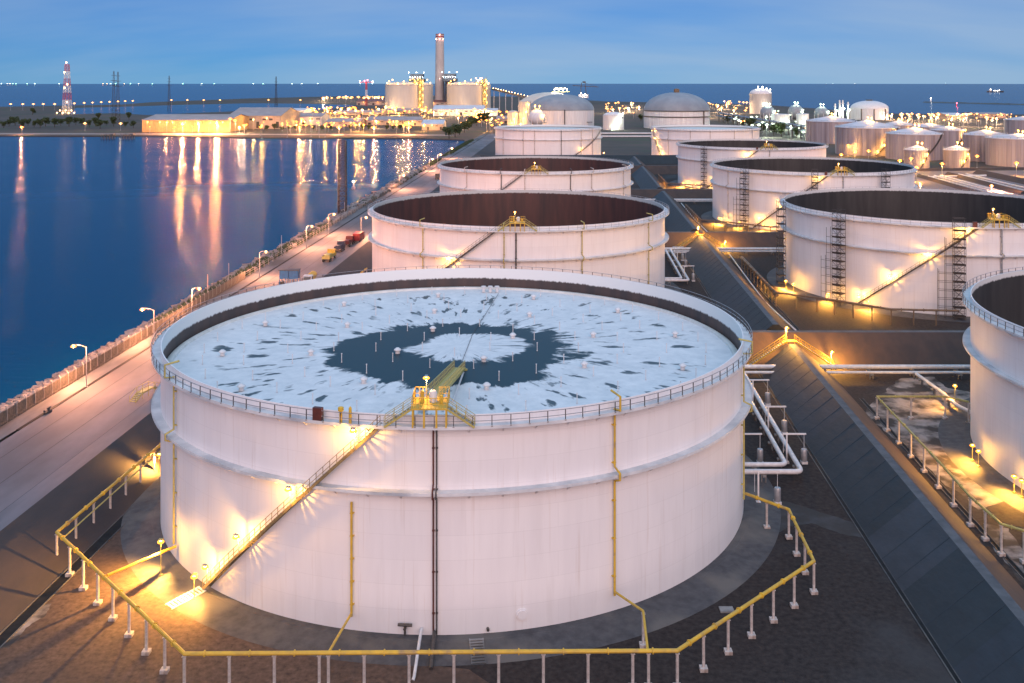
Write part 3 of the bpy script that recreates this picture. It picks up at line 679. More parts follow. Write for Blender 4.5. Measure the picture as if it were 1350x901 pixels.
CT = {}
def center(u, Y): p = P(u, Y); return (p.x, p.y)
CT['A'] = (-7.9, 141.3)
CT['B'] = center(-14.6, 272.5); CT['C'] = center(-15.2, 415); CT['D'] = center(-17.5, 748)
CT['I'] = center(102.2, 143.5); CT['H'] = center(101.4, 278); CT['G'] = center(99.6, 410); CT['F'] = center(100.0, 549); CT['E'] = center(101.0, 745)

# ---- near tank
thA = lambda px: wall_theta(CT['A'], px)
T, roof = make_tank('huge white open top tank nearest the camera with crusted floating roof', CT['A'], 18.95, M_INA, True,
                    [(0.05, 2.0, 260), (0.27, 2.0, 300), (0.57, 2.0, 330), (0.885, 2.1, 360)], True, (thA(279), thA(505)), 256, True, 120, M_ROOFA)
# roof legs and vents
leg_me = cached('leg', lambda: (lambda g: (g.lathe([(.10, 0), (.10, .1), (.055, .1), (.055, 1.15), (.09, 1.15), (.09, 1.25), (.001, 1.27)], 8), g.mesh('roof_leg', M_WPIPE, True))[1])(MB()))
vent_me = cached('vent', lambda: (lambda g: (g.lathe([(.34, 0), (.34, .5), (.52, .5), (.5, .62), (.2, .85), (.001, .88)], 12), g.mesh('roof_vent', M_WPIPE, True))[1])(MB()))
rnd = random.Random(11)
for r, cnt in ((5.5, 6), (11.5, 12), (17.5, 18), (23.5, 24), (29.5, 28), (35, 34)):
    for k in range(cnt):
        a = 2 * pi * (k + .5 * (cnt % 4 == 0)) / cnt + rnd.uniform(-.02, .02); link('roof_leg', leg_me, roof, pol(r + rnd.uniform(-.3, .3), a, .05))
for r, cnt in ((9, 4), (20.5, 8), (32.5, 12)):
    for k in range(cnt):
        a = 2 * pi * (k + .3) / cnt; link('roof_vent', vent_me, roof, pol(r, a, .05))
# roof hatch group near the far edge, and the ladder track
g = MB()
for x in (-1.2, 0, 1.2): g.lathe([(.3, 0), (.3, .9), (.45, .9), (.45, 1.1), (.001, 1.15)], 10, (x + 4, 36, .05))
g.build('roof_hatch', M_WPIPE, roof, smooth=True)
loc = lambda v: Vector(v) - Vector((CT['A'][0], CT['A'][1], 0.35))
pE = loc(at(606, 486, 19.6)); pS = pol(TANK_R - 2.3, -0.012, 23.65)
lad = MB(); d = (pE - pS); dn = d.normalized(); side = Vector((dn.y, -dn.x, 0)).normalized()
for sg in (-.7, .7):
    lad.bar(pS + side * sg, pE + side * sg, .12, .3)
    for hh in (.55, 1.05): lad.bar(pS + side * sg + Vector((0, 0, hh)), pE + side * sg + Vector((0, 0, hh)), .07)
    for k in range(24): p = pS.lerp(pE, k / 23) + side * sg; lad.bar(p, p + Vector((0, 0, 1.05)), .06)
lad.bar(pE + side * -.8, pE + side * .8, .2)
for sg in (-.75, .75): lad.lathe([(.001, -.1), (.3, -.1), (.3, .1), (.001, .1)], 10, tuple(pE + side * sg - Vector((0, 0, .15))))
ladder = lad.build('rolling_ladder', M_YELD, T)
rung = cached('rung', lambda: (lambda g: (g.box((0, 0, 0), (1.35, .28, .06)), g.mesh('tread', M_YELD))[1])(MB()))
for k in range(40): link('tread', rung, ladder, pS.lerp(pE, (k + .5) / 40) + Vector((0, 0, .05)), atan2(side.y, side.x))
g = MB(); a = loc(at(597, 529, 19.5)); bb = loc(at(611, 491, 19.5)); g.tube([a, bb], .12, 6); g.tube([a, a - Vector((0, 0, .4))], .07, 6); g.tube([bb, bb - Vector((0, 0, .4))], .07, 6); g.build('ladder_track', M_WPIPE, T, smooth=True)
g = MB(); g.tube([pE + Vector((0, 0, .1)), Vector((2, 6, 19.1)), Vector((5.5, 34, 19.2))], .035, 5); g.build('bonding_cable', M_STEEL, T)
# pipes down the wall
riser(T, thA(465), 1.6, ZG - 1.5, .13, M_YEL)
riser(T, thA(808), 1.8, 22.1, .13, M_YEL, hook=True)
riser(T, thA(233), 2, 22.1, .13, M_YELD, hook=True); riser(T, thA(977), 3, 22.1, .13, M_YELD, hook=True)
riser(T, thA(571.5), .2, 21.4, .09, M_BROWN, 'drain_pipe', .25); riser(T, thA(576), .2, 21.4, .08, M_STEEL, 'drain_pipe', .25)
# fittings at the foot
g = MB(); a = thA(688); 
for r, d0 in ((.62, .12), (.48, .22)): g.tube([pol(TANK_R - .05, a, 1.6), pol(TANK_R + d0, a, 1.6)], r, 16)
g.build('manhole', M_PAINT, T, smooth=True)
g = MB(); a = thA(535); g.tube([pol(TANK_R - .05, a, .9), pol(TANK_R + .7, a, .9)], .16, 8); g.tube([pol(TANK_R + .5, a - .018, 1.25), pol(TANK_R + .5, a + .018, 1.25)], .16, 8); g.tube([pol(TANK_R + .5, a, .2), pol(TANK_R + .5, a, 1.25)], .12, 8); g.build('inlet_valve', M_STEEL, T, smooth=True)
g = MB(); a = thA(643); g.tube([pol(TANK_R - .05, a, .5), pol(TANK_R + .4, a, .5)], .15, 8); g.build('nozzle', M_STEEL, T, smooth=True)
g = MB(); a0, a1 = thA(421), thA(430); g.box(pol(TANK_R + .95, thA(425), ZW + .75), (1.0, .5, 1.3), thA(425)); g.build('junction_box', M_BROWN, T)
g = MB(); g.lathe([(.001, 0), (.16, 0), (.16, 1.2), (.3, 1.25), (.3, 1.6), (.001, 1.7)], 10, tuple(pol(TANK_R + .9, thA(454), ZW + .02))); g.lathe([(.001, 0), (.16, 0), (.16, 1.6), (.001, 1.8)], 10, tuple(pol(TANK_R + .9, thA(466), ZW + .02))); g.build('foam_pourer', M_YEL, T, smooth=True)

# apron under a tank
def apron(c, r1, label):
    g = MB(); g.lathe([(TANK_R - 1, .36), (TANK_R + .9, .36), (TANK_R + 1.0, .32), (r1, .012), (r1 + .02, -.1)], 128)
    o = g.build('tank_apron', M_APRON, loc=(c[0], c[1], 0), smooth=False); tag(o, label, kind='structure')
for k, w in zip('ABCIHGF', ('near tank', 'second tank in the left row', 'third tank in the left row', 'tank at the right edge', 'tank with two scaffolds', 'middle right tank', 'far right open tank')):
    apron(CT[k], 44.8, 'sloped dark apron round the foot of the ' + w)

# ---- the other tanks
LB = [(0.03, 2, 200), (0.28, 2, 240), (0.52, 2, 240)]
TBk, _ = make_tank('white open tank directly behind the near tank, rusty inside', CT['B'], 7.5, M_INB, False, [(0.05, 2, 260), (0.33, 2, 260), (0.60, 2, 330)], True, seg=160, gS=40)
for th_ in (-.62, -.09, .38, .95): riser(TBk, th_, 2, 22.1, .13, M_YELD if th_ != -.09 else M_YELD, hook=True)
riser(TBk, -.02, .2, 21.6, .18, M_STEEL, 'drain_pipe', .25)
TC, _ = make_tank('third white open tank of the left row with pole platform', CT['C'], 14.0, M_INB, False, [(0.3, 2, 200)], True, seg=128, gS=60)
for th_ in (-.75, -.35, -.12, .32, .55, 1.05): riser(TC, th_, 2, 22.1, .16, M_STEEL if th_ in (-.35, .32) else M_POST, hook=True)
TD, _ = make_tank('last white open tank of the left row, beyond a gap', CT['D'], 20.6, M_INA, False, [(0.3, 2, 160)], False, (0.3, 1.3), seg=96, detail=False, roof_mat=M_SEAL)
for th_ in (-1.0, -.5, -.28, .2, .6, .9): riser(TD, th_, 2, 22.0, .22, M_POST if th_ != .2 else M_STEEL)
TE, _ = make_tank('far white open tank of the right row with lit stair', CT['E'], 20.8, M_INA, False, [(0.1, 2, 220), (.35, 2, 240), (.6, 2, 240), (.85, 2, 240)], False, (-1.05, -1.45), seg=96, detail=False, roof_mat=M_SEAL)
for th_ in (-.9, -.45, -.1, .35, .8): riser(TE, th_, 2, 22.0, .2, M_POST)
TF, _ = make_tank('white open tank behind the middle right tank, scaffold at left', CT['F'], 9.5, M_INC, False, [(0.15, 2, 200), (0.45, 2, 200), (0.8, 2, 360)], True, seg=128, gS=110)
TG, _ = make_tank('middle white open tank of the right row with dark inside', CT['G'], 9.0, M_INC, False, [(0.1, 2, 260), (0.4, 2, 260), (0.88, 2, 200)], True, seg=128, gS=110)
TH, _ = make_tank('white open tank at right with tall scaffolds and lit stair', CT['H'], 7.0, M_INC, False, [(0.03, 2, 300), (0.30, 2, 330), (0.60, 2, 330), (0.89, 2.2, 330)], True, seg=160, gS=110)
for tt in (TF, TG, TH): riser(tt, .0, .2, 21.6, .22, M_GALV, 'drain_pipe', .3)
for th_ in (-1.2,): riser(TG, th_, 2, 22.1, .15, M_POST)
TI, _ = make_tank('white open tank cut off by the right edge of the picture', CT['I'], 12.0, M_INC, True, [(0.05, 2, 220)], False, (-0.75, -0.135), seg=192, detail=False)
riser(TI, -1.03, 2, 22.1, .13, M_YELD, hook=True); riser(TI, -.55, 2, 22.1, .13, M_YELD, hook=True)
for tt in (TF, TG, TH, TI):
    g = MB(); a = -0.16; g.box(pol(TANK_R + .95, a, ZW + .75), (1.0, .5, 1.3), a); g.build('junction_box', M_BROWN, tt)

# ---- scaffold towers against the right tanks
M_PLANK = pm('scaffold_plank', (0.055, 0.042, 0.035), (0.03, 0.025, 0.022), 2, 0.8)
M_SCAF = pm('scaffold_tube', (0.12, 0.115, 0.11), (0.07, 0.065, 0.062), 2, 0.5, metal=0.4)
def scaffold(c, px, label, wide=2.6, extra=True):
    th = wall_theta(c, px, TANK_R + 2); p = Vector((c[0], c[1], .3)) + pol(TANK_R + 2.7, th, 0)
    T = thing('scaffold_tower', label, 'scaffold', tuple(p), th, 'scaffold towers against the tanks')
    hgt = 23.6; x0 = wide / 2
    ps = cached(('std', hgt), lambda: (lambda g: (g.bar((0, 0, 0), (0, 0, hgt), .12, n=6), g.box((0, 0, .03), (.3, .3, .06)), g.mesh('standard', M_SCAF))[2])(MB()))
    for x in (-x0, x0):
        for y in (-1.0, 1.0): link('standard', ps, T, (x, y, 0))
    if extra:
        for x, hh in ((-x0 - 1.8, .82), (-x0 - 3.4, .5)): 
            for y in (-.9, .9): o = link('standard', ps, T, (x, y, 0)); o.scale = (1, 1, hh)
    fr = MB(); n_ = 11
    for k in range(n_ + 1):
        z = .6 + k * 2.05
        for y in (-1.0, 1.0):
            fr.bar((-x0 - (3.4 if extra and z < 12 else 1.8 if extra and z < 19 else 0), y, z), (x0, y, z), .08)
            fr.bar((-x0, y, z + 1.0), (x0, y, z + 1.0), .07)
            if k < n_: fr.bar((-x0 if k % 2 else x0, y, z), (x0 if k % 2 else -x0, y, z + 2.05), .07)
        for x in (-x0, x0): fr.bar((x, -1.0, z), (x, 1.0, z), .08)
    fr.build('scaffold_brace', M_SCAF, T)
    pl = cached(('plank', wide), lambda: (lambda g: (g.box((0, 0, 0), (wide, 2.0, .14)), g.box((0, -1.02, .14), (wide, .05, .3)), g.mesh('platform', M_PLANK))[2])(MB()))
    for k in range(n_): link('platform', pl, T, (0, 0, .72 + k * 2.05))
    lad_ = MB()
    for k in range(n_ - 1):
        z = .8 + k * 2.05; s_ = -1 if k % 2 else 1
        for y in (-.2, .2): lad_.bar((-s_ * .8, y, z), (s_ * .8, y, z + 2.05), .06)
    lad_.build('scaffold_ladder', M_SCAF, T)
    return T
scaffold(CT['H'], 1108, 'tall dark scaffold left of the stair on the right tank')
scaffold(CT['H'], 1264, 'tall dark scaffold right of the stair on the right tank')
scaffold(CT['H'], 1033, 'dark scaffold at the left edge of the right tank', 2.2, False)
scaffold(CT['G'], 983, 'dark scaffold on the left face of the middle right tank')
scaffold(CT['G'], 1074, 'half hidden scaffold beside the gauge of the middle right tank', 2.2, False)
scaffold(CT['G'], 1166, 'scaffold near the right end of the middle right tank', 2.4, False)
scaffold(CT['F'], 929, 'dark scaffold on the far right open tank', 2.4, False)

# ================================================================== YELLOW FIRE-WATER PIPES ON POSTS
post_me = {}
def pipe_run(label, pts, r, mat, post_h, spacing, group='fire water pipes on posts', skip_ends=False, postmat=None, foot=True, name='fire_water_pipe', arm=0.0):
    """pipe along world points with a post under it every few metres"""
    c = Vector((pts[0][0], pts[0][1], 0)); T = thing(name, label, 'pipe', tuple(c), group=group)
    g = MB(); g.tube([Vector(p) - c for p in pts], r, 8)
    L = 0.0
    pm_ = postmat or M_POST
    key = ('post', round(post_h, 1), pm_.name, foot)
    def mk():
        q = MB(); q.bar((0, 0, 0), (0, 0, post_h - r), .30, n=8)
        if foot: q.box((0, 0, .18), (.75, .75, .36))
        q.box((0, 0, post_h - r - .03), (.4, .4, .06)); return q.mesh('post', pm_, False)
    me = cached(key, mk)
    for a, b2 in zip(pts, pts[1:]):
        a, b2 = Vector(a), Vector(b2); d = (b2 - a).length; k = max(1, round(d / spacing))
        for j in range(k):
            p = a.lerp(b2, j / k); o = link('post', me, T, (p.x - c.x, p.y - c.y, 0))
            o.scale = (1, 1, max(.2, p.z / post_h))
            g.lathe([(r + .01, -.06), (r + .05, -.06), (r + .05, .06), (r + .01, .06)], 8, tuple(a.lerp(b2, (j + .5) / k) - c), closed=True) if False else None
            # flange collars on the pipe
            m_ = a.lerp(b2, (j + .45) / k); dd = (b2 - a).normalized(); g.tube([m_ - c - dd * .06, m_ - c + dd * .06], r * 1.5, 8)
    g.build('pipe', mat, T, smooth=True)
    return T
zp = 3.6
ringA = [(236, 566), (75, 702), (243, 862), (893, 858), (1073, 740), (1040, 672)]
PA = [at(x, y, zp) for x, y in ringA]
cA = Vector((CT['A'][0], CT['A'][1], 0.35))
main_pts = PA + [cA + pol(TANK_R + .4, thA(979), 3.0)]
TA = pipe_run('yellow pipe on white posts circling the near tank', main_pts, .20, M_YEL, zp, 4.3)
# branches to the tank wall
def branch(T, pts, r, mat, name='branch_pipe'):
    c = T.location; g = MB(); g.tube([Vector(p) - c for p in pts], r, 7); return g.build(name, mat, T, smooth=True)
branch(TA, [at(433, 861, zp), cA + pol(TANK_R + .4, thA(465), 1.9)], .13, M_YEL)
branch(TA, [at(854, 858, zp), at(848, 806, zp), cA + pol(TANK_R + .4, thA(808), 2.2)], .13, M_YEL)
branch(TA, [at(141, 759, zp), cA + pol(TANK_R + .4, thA(236), 2.0)], .16, M_YEL)
for (x, y) in ((848, 806), (433, 861), (855, 858)):
    p = at(x, y, zp); o = link('post', CACHE[('post', 3.6, M_POST.name, True)], TA, (p.x - TA.location.x, p.y - TA.location.y, 0))
# thin second pipe running beside it on the left side
PL = [at(x + 3, y + 4, zp - .25) for x, y in ((236, 566), (82, 704))]
branch(TA, PL, .09, M_YELD, 'foam_line')
def shift(pts, du, dY): return [Vector((p.x + du, p.y + dY, p.z)) for p in pts]
pipe_run('yellow pipe on posts left of the second tank', shift(PA[:3], CT['B'][0] - CT['A'][0], CT['B'][1] - CT['A'][1]), .22, M_YEL, zp, 4.3)
pipe_run('yellow pipe on posts round the third left tank', shift(PA[:2] , CT['C'][0] - CT['A'][0], CT['C'][1] - CT['A'][1]), .24, M_YEL, zp, 4.3)
PI_ = [at(x, y, 3.8) for x, y in ((1277, 530), (1246, 523), (1156, 523), (1237, 608), (1279, 654.6), (1320, 691), (1350, 700), (1410, 716))]
TIp = pipe_run('yellow pipe on tall posts round the right edge tank', PI_, .17, M_YELD, 3.8, 5.2)
PHp = [at(x, y, 3.6) for x, y in ((978, 341), (1023, 386), (1077, 392.6), (1175, 408), (1264, 410))]
M_RUSTP = pm('rusty_pipe', (0.22, 0.15, 0.09), (0.12, 0.08, 0.05), 1.0, 0.6, 0.1)
pipe_run('rust brown pipe on posts before the scaffolded tank', PHp, .26, M_RUSTP, 3.6, 5.0, foot=False, postmat=M_RUSTP)
dG = (CT['G'][0] - CT['H'][0], CT['G'][1] - CT['H'][1])
pipe_run('rust brown pipe on posts before the middle right tank', shift(PHp, *dG), .26, M_RUSTP, 3.6, 5.0, foot=False, postmat=M_RUSTP)
dF = (CT['F'][0] - CT['H'][0], CT['F'][1] - CT['H'][1])
pipe_run('rust brown pipe on posts before the farther right tank', shift(PHp, *dF), .28, M_RUSTP, 3.6, 5.0, foot=False, postmat=M_RUSTP)

# ================================================================== PRODUCT PIPES
def white_pipe(label, pts, r, sup=6.0, mat=None, group='white product pipes', supmat=None):
    c = Vector((pts[0][0], pts[0][1], 0)); T = thing('product_pipe', label, 'pipe', tuple(c), group=group)
    # rounded elbows
    q = [Vector(p) for p in pts]; path = [q[0]]
    for i in range(1, len(q) - 1):
        a = (q[i - 1] - q[i]).normalized(); b2 = (q[i + 1] - q[i]).normalized(); rad = min(1.1, (q[i - 1] - q[i]).length / 2.2, (q[i + 1] - q[i]).length / 2.2)
        for k in range(6):
            t = k / 5; path.append((q[i] + a * rad).lerp(q[i], t).lerp(q[i].lerp(q[i] + b2 * rad, t), t))
    path.append(q[-1])
    g = MB(); g.tube([p - c for p in path], r, 12); g.build('pipe', mat or M_WPIPE, T, smooth=True)
    key = ('sup', r)
    me = cached(key, lambda: (lambda g: (g.box((0, 0, -.12), (1.2, .5, .24)), g.bar((0, -.3, -1.6), (0, -.3, 0), .16), g.bar((0, .3, -1.6), (0, .3, 0), .16), g.mesh('pipe_support', M_CONC))[3])(MB()))
    for a, b2 in zip(q, q[1:]):
        n_ = int((b2 - a).length / sup)
        for k in range(n_):
            p = a.lerp(b2, (k + .5) / n_); 
            if p.z > 1.0: link('pipe_support', me, T, (p.x - c.x, p.y - c.y, p.z - r), atan2(b2.y - a.y, b2.x - a.x) + pi / 2)
    return T
def pens_pipes(ctr, dY, w):
    e1 = P(32.9, 140.6 + dY, 1.6); e2 = P(31.2, 143.2 + dY, 1.6); s1 = Vector((ctr[0], ctr[1], 0))
    white_pipe('outer white pipe bending from the %s to the cross pipes' % w, [P(22, 140.6 + dY, 1.6), e1, P(32.9, 191.8 + dY, 1.6)], .36)
    white_pipe('inner white pipe bending from the %s to the cross pipes' % w, [P(22, 143.2 + dY, 1.6), e2, P(31.2, 189.6 + dY, 1.6)], .34)
    white_pipe('white cross pipe through the bund beside the %s' % w, [P(28, 191.8 + dY, 1.75), P(62, 191.8 + dY, 1.75), P(96, 191.8 + dY, 1.75)], .42, 8)
    white_pipe('lower white cross pipe beside the %s' % w, [P(28, 189.6 + dY, 1.3), P(96, 189.6 + dY, 1.3)], .26, 8)
pens_pipes(CT['A'], 0, 'near tank'); pens_pipes(CT['B'], 135.5, 'second tank'); pens_pipes(CT['C'], 272, 'third tank')
white_pipe('white pipe slanting from the cross pipes to the right edge tank', [at(1208, 493, 1.5), at(1240, 516, 1.5), at(1262, 535, 1.5), at(1285, 546, 1.5)], .3, 5)
white_pipe('dark insulated pipe along the pen of the scaffolded tank', [at(978, 340, 1.6), at(1024, 389, 1.6)], .55, 6, M_RUSTP)
white_pipe('pale thin pipe along the drain of the scaffolded tank', [at(962, 336, .9), at(1008, 398, .9), at(1058, 444, .9)], .18, 6)
white_pipe('pale thin pipe along the drain of the middle right tank', [at(898, 268, .9), at(917, 291, .9), at(940, 313, .9)], .2, 8)
# counterweight hangers beside the pipes
def hanger(px, py, label, dY=0.0, dx=-3.0, pt=None):
    p = pt if pt is not None else at(px, py)
    T = thing('pipe_hanger', label, 'pipe hanger', tuple(p), group='counterweight hangers by the white pipes')
    def drum():
        g = MB(); g.lathe([(.001, .35), (.44, .35), (.46, .45), (.46, 2.0), (.40, 2.15), (.001, 2.2)], 14); return g.mesh('counterweight', M_GALV, True)
    link('counterweight', cached('drum', drum), T)
    def frame():
        g = MB(); g.bar((0, 0, 2.2), (0, 0, 4.3), .07, n=6); g.bar((.3, 0, 4.4), (-3.2, 0, 4.4), .2); g.bar((-2.6, 0, 0), (-2.6, 0, 4.4), .2); g.bar((-3.1, 0, 1.6), (-3.1, 0, 4.4), .07, n=6); g.box((0, 0, .17), (.9, .9, .35)); g.box((-2.6, 0, .15), (.6, .6, .3)); return g.mesh('hanger_frame', M_WPIPE)
    link('hanger_frame', cached('hframe', frame), T)
hanger(1012, 534, 'grey counterweight hanger farthest along the white pipes'); hanger(1034, 572, 'grey counterweight hanger second from the cross pipe')
hanger(1060, 611, 'grey counterweight hanger at the outer pipe elbow'); hanger(1002, 611, 'grey counterweight hanger tucked beside the tank wall'); hanger(1025, 664, 'grey counterweight hanger nearest the yellow pipe')
for (px, py), w in (((914, 371), 'at the elbow of the second tank pipes'), ((904, 352), 'midway along the second tank pipes'), ((900, 344), 'behind along the second tank pipes')): hanger(px, py, 'small grey counterweight hanger ' + w)

# ---- stiles: lit steps over the bund
def stile(Y, label, S_):
    T = thing('bund_stile', label, 'steps', tuple(P(CU, Y, 0)), group='lit steps over the bunds')
    zc = HB + .25; wd = .6
    def side(s):
        g = MB(); 
        for y in (-wd, wd):
            a, b2 = Vector((s * .9, y, zc)), Vector((s * 8.6, y, .2)); g.bar(a, b2, .08, .26)
            for hh in (.55, 1.1): g.bar(a + Vector((0, 0, hh)), b2 + Vector((0, 0, hh)), .06)
            for k in range(8): p = a.lerp(b2, k / 7); g.bar(p, p + Vector((0, 0, 1.1)), .06)
        return g
    for s in (-1, 1):
        f = side(s).build('step_flight', M_YEL, T)
        tm = cached('stread', lambda: (lambda g: (g.box((0, 0, 0), (.34, 1.15, .06)), g.mesh('tread', M_GALV))[1])(MB()))
        for k in range(18): link('tread', tm, f, Vector((s * .9, 0, zc)).lerp(Vector((s * 8.6, 0, .2)), (k + .5) / 18) + Vector((0, 0, .05)))
    g = MB(); g.box((0, 0, zc), (1.9, 1.3, .12)); g.bar((-.8, 0, HB - .3), (-.8, 0, zc), .2); g.bar((.8, 0, HB - .3), (.8, 0, zc), .2); g.build('landing', M_YEL, T)
    for x, z0_, hh in ((-.7, zc, 2.6), (8.4, .2, 2.8)):
        g = MB(); g.bar((x, .8, z0_ - .3), (x, .8, z0_ + hh), .09, n=6); g.bar((x, .8, z0_ + hh), (x, .3, z0_ + hh + .1), .07)
        L = g.build('stile_lamp', M_GALV, T); bulb(L, (x, .25, z0_ + hh - .05), .2, (1.0, .44, .06), S_, power=16)
stile(197.6, 'yellow lit steps over the bund behind the near tank', 260); stile(334.8, 'yellow lit steps over the bund behind the second tank', 220)

# ---- small steps, slabs, pad
g = MB()
for k in range(9): g.box((0, -k * .42, .42 - k * .045), (1.5, .26, .07))
for x in (-.68, .68): g.bar((x, .2, .40), (x, -3.6, .02), .1, .14)
p = at(600, 0 + 800) ; p = cA + pol(TANK_R + 1.2, thA(627), 0); o = g.build('apron_steps', M_CONC, loc=(p.x, p.y, .02), rz=thA(627)); tag(o, 'grey slatted steps down the apron in front of the near tank', 'steps')
g = MB()
for k in range(10): g.box((0, -k * .42, .40 - k * .04), (1.5, .22, .07))
for x in (-.66, .66): g.bar((x, .2, .38), (x, -4.0, .02), .08, .12)
a = thA(281) - .02; p = cA + pol(TANK_R + 1.0, a, 0); o = g.build('apron_steps', M_PAINT, loc=(p.x, p.y, .03), rz=a); tag(o, 'white slatted steps at the foot of the lit stair', 'steps')
g = MB(); g.box((0, 0, .08), (1.5, 1.1, .16)); o = g.build('cover_slab', M_CONC, loc=tuple(at(958, 805))); tag(o, 'pale square cover slab on the floor inside the yellow pipe', 'slab')
g = MB(); p0 = cA + pol(TANK_R + .1, thA(556), .7); p1 = at(546, 892, .25); q0 = Vector((p0.x, p0.y, 0)); g.tube([p0 - q0, p0.lerp(p1, .3) + Vector((0, 0, .15)) - q0, p1 - q0, p1 - q0 + Vector((-.1, -.3, -.2))], .16, 8); o = g.build('drain_hose', M_WPIPE, loc=tuple(q0), smooth=True); tag(o, 'white drain pipe leaving the foot of the near tank', 'pipe')
g = MB(); p0 = cA + pol(TANK_R + .3, thA(573), .5); p1 = at(568, 882, .12); q0 = Vector((p0.x, p0.y, 0)); g.tube([p0 - q0, p0.lerp(p1, .5) - q0, p1 - q0], .2, 8); o = g.build('drain_hose', M_STEEL, loc=tuple(q0), smooth=True); tag(o, 'dark drain pipe below the brown downpipe', 'pipe')

# ---- ground lamps at the tanks' feet
def ground_lamp(p, label, S_, h=2.3, r=.2, col=WARM, group='ground lamps round the tanks', power=4.5):
    T = thing('ground_lamp', label, 'lamp', (p[0], p[1], p[2] if len(p) > 2 and p[2] < .4 else 0), group=group)
    def mk():
        g = MB(); g.bar((0, 0, 0), (0, 0, h), .1, n=6); g.box((0, 0, .06), (.4, .4, .12)); g.box((0, 0, h + .16), (.5, .5, .08)); g.bar((.2, 0, h - .2), (.2, 0, h + .15), .05); return g.mesh('lamp_stand', M_YELD)
    link('lamp_stand', cached(('gl', h), mk), T); b_ = bulb(T, (0, 0, h - .12), r, col, S_, power=min(1.6, power * .22))
    c_ = min(CT.values(), key=lambda q: (q[0] - p[0]) ** 2 + (q[1] - p[1]) ** 2); d_ = Vector((p[0] - c_[0], p[1] - c_[1], 0)).normalized() + Vector((0, 0, -.9))
    sd = bpy.data.lights.new('lamp_light', 'SPOT'); sd.energy = power * S_ * (1 if power > 20 else 2.3); sd.color = col; sd.spot_size = radians(150); sd.spot_blend = .6; sd.shadow_soft_size = .12
    so = bpy.data.objects.new('lamp_light', sd); COL.objects.link(so); so.parent = b_; so.location = d_.normalized() * r * 2.3; so.rotation_euler = d_.to_track_quat('-Z', 'Y').to_euler()
def foot(c, px, off=1.6, z=.34): 
    t_ = wall_theta(c, px, TANK_R + off); v = Vector((c[0], c[1], 0)) + pol(TANK_R + off, t_, 0); return (v.x, v.y, z if off < 2 else .12)
ground_lamp(foot(CT['A'], 212, 2.6), 'bright lamp at the left foot of the near tank beside the yellow branch pipe', 330, 4.0, power=30)
ground_lamp((CT['A'][0] - 43.4, CT['A'][1] + 2, .1), 'lamp behind the left edge of the near tank', 260, 3.0, power=20.5)
ground_lamp(foot(CT['A'], 256, 2.4), 'lamp at the bottom of the near tank stair', 300, 2.6, power=5)
for px, w, s_ in ((1282, 'farthest back at the right edge tank', 300), (1290, 'beside the pad of the right edge tank', 300), (1337, 'by the frame at the right edge tank', 340), (1347, 'outermost at the right edge tank', 300)):
    ground_lamp(foot(CT['I'], px, 1.9), 'glowing lamp ' + w, s_, col=(1.0, .44, .06), power=2.8)
p = at(1259, 540); ground_lamp((p.x, p.y, 0), 'tall lamp behind the yellow pipe by the right edge tank', 200, 4.2)
for px, w in ((1024, 'left of the scaffolded tank'), (1046, 'at the left foot of the scaffolded tank'), (1092, 'under the left scaffold of the right tank'), (1145, 'at the stair foot of the scaffolded tank')):
    ground_lamp(foot(CT['H'], max(px, 1036), 3.2), 'yellow lamp ' + w, 330, r=.25, col=(1.0, .44, .06), power=7)
for px, w in ((940, 'at the left foot of the middle right tank'), (951, 'second at the left of the middle right tank'), (975, 'under the scaffold of the middle right tank'), (1006, 'in front of the middle right tank'), (1016, 'at the stair of the middle right tank')):
    ground_lamp(foot(CT['G'], max(px, 948), 3.2), 'yellow lamp ' + w, 330, r=.3, col=(1.0, .44, .06), power=7)
for px, w in ((893, 'left of the far right open tank'), (901, 'at the left foot of the far right open tank'), (917, 'second along the far right open tank'), (937, 'third along the far right open tank')):
    ground_lamp(foot(CT['F'], max(px, 901), 2.5), 'yellow lamp ' + w, 420, r=.35, col=(1.0, .44, .06), power=8)
for px, w in ((862, 'left of'), (868, 'at the stair foot of'), (876, 'in front of')):
    ground_lamp(foot(CT['E'], max(px, 864), 2.5), 'yellow lamp %s the far lit tank' % w, 420, r=.4)
for i, (px, py) in enumerate(((796, 204), (822, 208), (836, 209), (775, 205), (838, 222), (846, 222), (745, 206))):
    p = at(px, py, 1.6); ground_lamp((p.x, p.y, 0), 'orange lamp in the yard behind the third left tank, %s' % ('first from the left', 'second', 'third', 'by the tank stair', 'lower of a pair', 'right of a pair', 'half hidden by the rim')[i], 420, 3.0, .42, SODIUM)

# ================================================================== LEFT ROAD: LAMPS, FENCE, VEHICLES, MAST
def road_lamp(px, arm, label, S_, h=7.0, u=-85.3, r=.26, Y=None):
    Y = Y or 1300 * 85.3 / (753 - px); p = P(u, Y, ZR)
    T = thing('street_lamp', label, 'street lamp', tuple(p), group='street lamps along the seawall road')
    def pole():
        g = MB(); g.lathe([(.11, 0), (.10, .2), (.06, h)], 8); g.box((0, 0, .05), (.4, .4, .1)); g.tube([(0, 0, h - .05), (arm * .4, 0, h + .3), (arm, 0, h + .4)], .045, 6); g.box((arm * 1.05, 0, h + .42), (.7, .3, .14)); return g.mesh('pole', M_GALV)
    link('pole', cached(('pole', arm, h), pole), T); bulb(T, (arm * 1.08, 0, h + .12), r, SODIUM, S_, power=27 if Y < 210 else 19)
words = ['nearest', 'second', 'third', 'fourth', 'fifth', 'sixth']
for (px, arm), w in zip(((114, -2.1), (203, -2.2), (253, 1.5), (342, 1.7), (404, 1.6), (433, 1.8)), words):
    road_lamp(px, arm, w + ' street lamp from the camera along the sea fence', 420)
